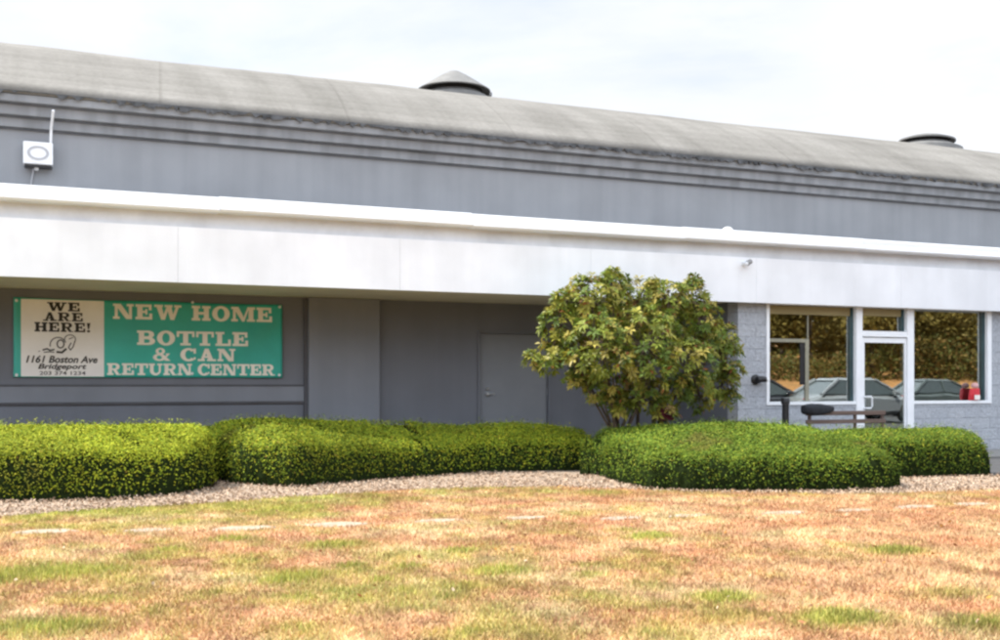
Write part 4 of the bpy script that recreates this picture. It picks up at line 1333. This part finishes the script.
def script_line(s_, pxa, pxb, pya, pyb, shear, bold):
    cu = bpy.data.curves.new('text', 'FONT'); cu.body = s_; cu.shear = shear; cu.offset = bold; cu.resolution_u = 3
    to = bpy.data.objects.new('text', cu); C.objects.link(to)
    dg = bpy.context.evaluated_depsgraph_get()
    me = bpy.data.meshes.new_from_object(to.evaluated_get(dg))
    bpy.data.objects.remove(to); bpy.data.curves.remove(cu)
    co = np.array([v.co[:] for v in me.vertices])
    x0, y0 = co[:, 0].min(), co[:, 1].min(); x1, y1 = co[:, 0].max(), co[:, 1].max()
    xa = to_banner(pxa, pya)[0]; xb2 = to_banner(pxb, pya)[0]; pm = (pxa + pxb) / 2
    zt2 = to_banner(pm, pya)[1]; zb3 = to_banner(pm, pyb)[1]
    for v in me.vertices:
        x_ = xa + (v.co.x - x0) / (x1 - x0) * (xb2 - xa); z_ = zb3 + (v.co.y - y0) / (y1 - y0) * (zt2 - zb3)
        v.co = (x_, wave(x_, z_) - 0.0075, z_)
    me.materials.clear(); me.materials.append(M['ink'])
    o_ = bpy.data.objects.new('address_lettering', me); C.objects.link(o_); o_.parent = ban


script_line('1161 Boston Ave', 26, 97.5, 355.6, 363, 0.25, 0.028)
script_line('Bridgeport', 38, 86.5, 363.8, 370.6, 0.25, 0.028)
script_line('203 374 1234', 39.5, 85.5, 371.2, 375, 0.0, 0.012)


def stroke(pts, wd_):
    pts = [to_banner(*q) for q in pts]
    pl = []
    for a, b_ in zip(pts[:-1], pts[1:]):
        dx, dz = b_[0] - a[0], b_[1] - a[1]; l_ = math.hypot(dx, dz) + 1e-9
        ox, oz = -dz / l_ * wd_ / 2, dx / l_ * wd_ / 2
        ex, ez = dx / l_ * wd_ * .3, dz / l_ * wd_ * .3
        pl.append(([(a[0] + ox - ex, a[1] + oz - ez), (a[0] - ox - ex, a[1] - oz - ez), (b_[0] - ox + ex, b_[1] - oz + ez), (b_[0] + ox + ex, b_[1] + oz + ez)], []))
    return pl


def ell(cx, cy, rx, ry, a0, a1, n=14): return [(cx + rx * math.cos(math.radians(a0 + (a1 - a0) * i / n)), cy - ry * math.sin(math.radians(a0 + (a1 - a0) * i / n))) for i in range(n + 1)]


pl = []
pl += stroke(ell(58, 345, 8, 7.5, 20, 190), 0.014) + stroke(ell(60.5, 344, 3.4, 4, 0, 360), 0.018) + stroke([(57, 352), (62, 352.5), (66, 349)], 0.03)
pl += stroke(ell(70, 339.5, 5.5, 4.6, -30, 200), 0.012) + stroke([(75, 341), (73, 347), (70.5, 350), (68.5, 347.5), (71, 343)], 0.015) + stroke([(69, 339), (73, 337.5)], 0.012)
pl += stroke([(43, 350), (47, 348.8), (50, 350.4), (54, 349.6)], 0.022) + stroke([(44, 352.3), (49, 351.8), (54, 352.2)], 0.014) + stroke([(38.5, 351.5), (40, 351)], 0.01)
flat('line_drawing', pl, M['ink'], 0.0075, cuts=1)
for (a, b_) in ((16.5, 300.5), (279.5, 307), (192.5, 302.5), (16.5, 375), (279, 375), (192, 373.5)):
    x_, z_ = to_banner(a, b_)
    k = MB(); k.lathe([(0.022, 0.0), (0.022, -0.004), (0.012, -0.005)], 14, (x_, wave(x_, z_) - 0.004, z_), axis='y'); k.build('eyelet', M['boxgrey'], ban)
# short nails that pin the eyelets to the wall
# ------------------------------------------------------------------ parked cars (they show mirrored in the glazing)


def car(name, label, paint, loc, rz, sc=1.0):
    root = empty(name, loc, rz)
    root.scale = (sc, sc, sc)
    st = [(-2.28, .42, .72, .62), (-2.2, .30, .86, .80), (-1.7, .24, .96, .88), (-0.9, .22, .98, .90), (0.6, .22, .95, .90), (1.3, .24, .90, .88), (1.95, .28, .80, .82), (2.22, .36, .66, .66)]
    k_ = MB(); n_ = 12
    for x_, z0_, z1_, hw in st:
        for j in range(n_):
            t_ = 2 * math.pi * (j + .5) / n_
            cs, sn = math.cos(t_), math.sin(t_)
            e_ = 0.45
            yy_ = math.copysign(abs(cs) ** e_, cs) * hw; zz_ = (z0_ + z1_) / 2 + math.copysign(abs(sn) ** e_, sn) * (z1_ - z0_) / 2
            k_.v.append((x_, yy_, zz_))
    for i in range(len(st) - 1):
        for j in range(n_):
            k_.f.append((i * n_ + j, i * n_ + (j + 1) % n_, (i + 1) * n_ + (j + 1) % n_, (i + 1) * n_ + j)); k_.m.append(0)
    k_.f += [tuple(range(n_)), tuple((len(st) - 1) * n_ + j for j in range(n_))]; k_.m += [0, 0]
    k_.build('body', paint, root, smooth=True)
    lo = [(-1.75, .80, .93), (1.15, .80, .90)]; hi = [(-1.0, .60, 1.44), (-.3, .62, 1.47), (0.28, .60, 1.42)]
    k_ = MB()
    vs_ = [(-1.75, -.80, .94), (1.15, -.80, .91), (1.15, .80, .91), (-1.75, .80, .94), (-1.0, -.60, 1.40), (0.25, -.60, 1.40), (0.25, .60, 1.40), (-1.0, .60, 1.40)]
    k_.add(vs_, [(0, 1, 5, 4), (1, 2, 6, 5), (2, 3, 7, 6), (3, 0, 4, 7), (4, 5, 6, 7), (0, 3, 2, 1)])
    k_.build('glasshouse', M['carglass'], root)
    k_ = MB()
    k_.add([(-1.08, -.63, 1.385), (0.34, -.63, 1.385), (0.34, .63, 1.385), (-1.08, .63, 1.385), (-.95, -.52, 1.46), (0.15, -.52, 1.465), (0.15, .52, 1.465), (-.95, .52, 1.46)],
           [(0, 1, 5, 4), (1, 2, 6, 5), (2, 3, 7, 6), (3, 0, 4, 7), (4, 5, 6, 7), (0, 3, 2, 1)])
    for s_ in (-1, 1):
        k_.tube([(1.2, s_ * .80, .90), (0.30, s_ * .61, 1.40)], 0.045, 6)
        k_.tube([(-1.80, s_ * .80, .93), (-1.04, s_ * .61, 1.40)], 0.06, 6)
        k_.tube([(-.32, s_ * .815, .93), (-.34, s_ * .62, 1.40)], 0.04, 6)
    k_.build('roof', paint, root)
    for wx in (-1.38, 1.40):
        for s_ in (-1, 1):
            k_ = MB(); k_.lathe([(0.20, -.10), (0.31, -.11), (0.325, -.08), (0.325, .08), (0.31, .11), (0.20, .10)], 24, (wx, s_ * .80, .325), axis='y')
            wh = k_.build('wheel', M['tyre'], root, smooth=True)
            k_ = MB(); k_.lathe([(0.205, -.112), (0.19, -.118), (0.05, -.10), (0.05, .10), (0.19, .118), (0.205, .112)], 20, (wx, s_ * .80, .325), axis='y'); k_.build('rim', M['rim'], wh, smooth=True)
    for s_ in (-1, 1):
        k_ = MB(); k_.box(2.02, 2.16, s_ * .52 - .14, s_ * .52 + .14, .60, .70); k_.build('headlight', M['boxgrey'], root, bevel=0.03)
        k_ = MB(); k_.box(-2.24, -2.12, s_ * .56 - .14, s_ * .56 + .14, .70, .82); k_.build('tail_light', M['red'], root, bevel=0.03)
        k_ = MB(); k_.box(.78, .92, s_ * .92 - .08, s_ * .92 + .08, .92, 1.04); k_.build('wing_mirror', paint, root, bevel=0.03)
    tag(root, label, 'car')


def mirrored(px, yreal, z=0):
    yv = 2 * YG - yreal
    return (X_at(px, yv), yreal, z)


car('parked_car', 'silver saloon car parked on the asphalt, mirrored in the shop glazing', M['carsilver'], mirrored(852, 2.0, -0.012), 0.04)
car('parked_car', 'dark car parked on the asphalt, mirrored in the left of the shop window', M['cardark'], mirrored(752, 0.5, -0.012), 0.1)
car('parked_car', 'grey-green car parked on the asphalt, mirrored in the right-hand shop window', M['cargrey'], mirrored(935, -2.5, -0.012), 0.0)

# ------------------------------------------------------------------ wooded bank behind (seen only mirrored)
Vs, Cs = [], []
tk = MB()
for i in range(160):
    x_ = rng.uniform(2, 88); y_ = -rng.uniform(14.5, 40)
    s_ = -8.2 - y_
    z_ = 1.25 + max(s_ - 6, 0) * 0.10
    hgt = rng.uniform(6.5, 11); cw = rng.uniform(2.2, 3.8)
    tk.tube([(x_, y_, z_ - 0.5), (x_ + rng.uniform(-.3, .3), y_, z_ + hgt * .5), (x_ + rng.uniform(-.5, .5), y_, z_ + hgt * .9)], 0.18, 6, r2=0.05)
    n = 3600
    v = rng.normal(size=(n, 3)); v /= np.linalg.norm(v, axis=1, keepdims=True)
    bl_ = rng.normal(size=(9, 3)) * np.array([cw * .45, cw * .45, hgt * .22]) + np.array([x_, y_, z_ + hgt * 0.5])
    kk = rng.integers(0, 9, n)
    P = bl_[kk] + v * (cw * 0.42) * (0.6 + 0.5 * rng.random((n, 1)))
    P[:, 2] = np.maximum(P[:, 2], z_ + 0.3)
    tone = np.array([(0.17, 0.13, 0.034), (0.125, 0.125, 0.03), (0.085, 0.09, 0.025), (0.22, 0.14, 0.04)][int(rng.choice(4, p=[.34, .34, .2, .12]))])
    col = tone * (1.1 + 0.35 * rng.random((n, 1)))
    a_, b2 = leaves(P, v + 0.6 * rng.normal(size=(n, 3)), 0.27, 0.18, col, .9, .5)
    Vs.append(a_); Cs.append(b2)
# undergrowth along the foot of the wood
n = 42000
ux = rng.uniform(0, 90, n)
P = np.stack([ux, -14.0 - 2.5 * rng.random(n), 1.25 + (0.6 + 3.6 * fbm(ux * 0.35, ux * 0, 201, 4) ** 1.5) * rng.random(n) ** 1.2], 1)
a_, b2 = leaves(P, rng.normal(size=(n, 3)), 0.2, 0.13, palette([(0.17, 0.125, 0.035), (0.11, 0.115, 0.03), (0.21, 0.13, 0.04)], [3, 3, 1], n), .9, .5)
Vs.append(a_); Cs.append(b2)
n = 60000
ux = rng.uniform(0, 110, n)
P = np.stack([ux, -34.0 - 4 * rng.random(n), 3.0 + (7 + 4 * fbm(ux * 0.2, ux * 0, 211, 3)) * rng.random(n)], 1)
a_, b2 = leaves(P, rng.normal(size=(n, 3)), 0.42, 0.3, palette([(0.11, 0.098, 0.03), (0.085, 0.092, 0.028), (0.13, 0.10, 0.035)], [3, 3, 1], n), .9, .5)
Vs.append(a_); Cs.append(b2)
wood_obj = fast_mesh('woodland', np.concatenate(Vs), 4, M['woodleaf'], np.concatenate(Cs))
tag(wood_obj, kind='stuff')
tr = tk.build('woodland_trunks', M['bark'], wood_obj, normals=False)

# ------------------------------------------------------------------ light
SUN_EL = math.radians(55)
hx_, hy_ = -0.85, 0.53
az = math.atan2(hx_, hy_)
sd = Vector((math.sin(az) * math.cos(SUN_EL), math.cos(az) * math.cos(SUN_EL), math.sin(SUN_EL)))
sl = bpy.data.lights.new('sun', 'SUN'); sl.energy = 4.2; sl.angle = math.radians(0.6); sl.color = (1.0, 0.95, 0.87)
so_ = bpy.data.objects.new('sun', sl); C.objects.link(so_)
so_.rotation_euler = sd.to_track_quat('Z', 'Y').to_euler()
so_.location = (0, 0, 40)

wd_ = bpy.data.worlds.new('World'); scene.world = wd_; wd_.use_nodes = True
nt = wd_.node_tree; L = nt.links.new
bg = nt.nodes['Background']; bg.inputs['Strength'].default_value = 0.10
sky = N(nt, 'ShaderNodeTexSky', sky_type='NISHITA'); sky.sun_disc = False
sky.sun_elevation = SUN_EL; sky.sun_rotation = az % (2 * math.pi)
sky.air_density = 1.0; sky.dust_density = 1.5; sky.ozone_density = 1.0
tc = N(nt, 'ShaderNodeTexCoord'); mp = N(nt, 'ShaderNodeMapping'); mp.inputs['Scale'].default_value = (1.0, 1.0, 2.6); mp.inputs['Rotation'].default_value = (0.25, 0.1, 0.6)
L(tc.outputs['Generated'], mp.inputs['Vector'])
nz = N(nt, 'ShaderNodeTexNoise'); nz.inputs['Scale'].default_value = 2.2; nz.inputs['Detail'].default_value = 9; nz.inputs['Roughness'].default_value = 0.58; nz.inputs['Distortion'].default_value = 0.4
L(mp.outputs['Vector'], nz.inputs['Vector'])
cr = N(nt, 'ShaderNodeValToRGB')
cr.color_ramp.elements[0].position = 0.30; cr.color_ramp.elements[0].color = (0.62, 0.62, 0.62, 1)
cr.color_ramp.elements[1].position = 0.50; cr.color_ramp.elements[1].color = (1, 1, 1, 1)
L(nz.outputs['Fac'], cr.inputs['Fac'])
nz2 = N(nt, 'ShaderNodeTexNoise'); nz2.inputs['Scale'].default_value = 5; nz2.inputs['Detail'].default_value = 6
L(mp.outputs['Vector'], nz2.inputs['Vector'])
cc = N(nt, 'ShaderNodeValToRGB')
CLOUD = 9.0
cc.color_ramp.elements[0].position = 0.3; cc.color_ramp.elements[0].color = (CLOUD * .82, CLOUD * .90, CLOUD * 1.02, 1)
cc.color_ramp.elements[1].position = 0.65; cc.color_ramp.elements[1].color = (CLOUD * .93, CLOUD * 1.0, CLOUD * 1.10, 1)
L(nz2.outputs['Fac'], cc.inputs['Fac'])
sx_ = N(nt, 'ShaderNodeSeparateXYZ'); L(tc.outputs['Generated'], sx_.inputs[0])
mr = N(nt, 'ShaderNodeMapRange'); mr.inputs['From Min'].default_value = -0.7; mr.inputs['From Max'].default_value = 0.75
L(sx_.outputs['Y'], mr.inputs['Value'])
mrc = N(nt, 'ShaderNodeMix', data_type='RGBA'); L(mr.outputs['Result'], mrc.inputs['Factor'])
mrc.inputs['A'].default_value = (1.38, 1.38, 1.38, 1); mrc.inputs['B'].default_value = (0.575, 0.55, 0.525, 1)  # clouds boosted behind the camera to light the facade, dimmed in view
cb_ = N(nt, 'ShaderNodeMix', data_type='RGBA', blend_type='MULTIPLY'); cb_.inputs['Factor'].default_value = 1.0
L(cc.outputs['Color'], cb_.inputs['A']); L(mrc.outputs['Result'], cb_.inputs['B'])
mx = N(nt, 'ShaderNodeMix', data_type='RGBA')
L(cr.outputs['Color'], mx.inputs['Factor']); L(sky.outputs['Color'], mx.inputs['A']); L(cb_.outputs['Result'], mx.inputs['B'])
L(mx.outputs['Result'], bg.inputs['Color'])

# ------------------------------------------------------------------ camera and view
cam = bpy.data.cameras.new('camera'); co_ = bpy.data.objects.new('camera', cam); C.objects.link(co_)
co_.location = (0, 0, EYE); co_.rotation_euler = (math.radians(90), 0, -A)
cam.sensor_width = 36; cam.lens = 36 * F / 1000; cam.shift_y = (HZ - 320) / 1000
cam.clip_start = 0.05; cam.clip_end = 2000
scene.camera = co_
scene.view_settings.view_transform = 'Standard'
scene.view_settings.look = 'None'
scene.view_settings.gamma = 1.0
scene.view_settings.use_curve_mapping = False
scene.view_settings.exposure = 1.10
scene.cycles.max_bounces = 8
scene.cycles.diffuse_bounces = 4
scene.cycles.transparent_max_bounces = 16
scene.cycles.filter_width = 2.5
scene.cycles.use_denoising = True
scene.render.film_transparent = False
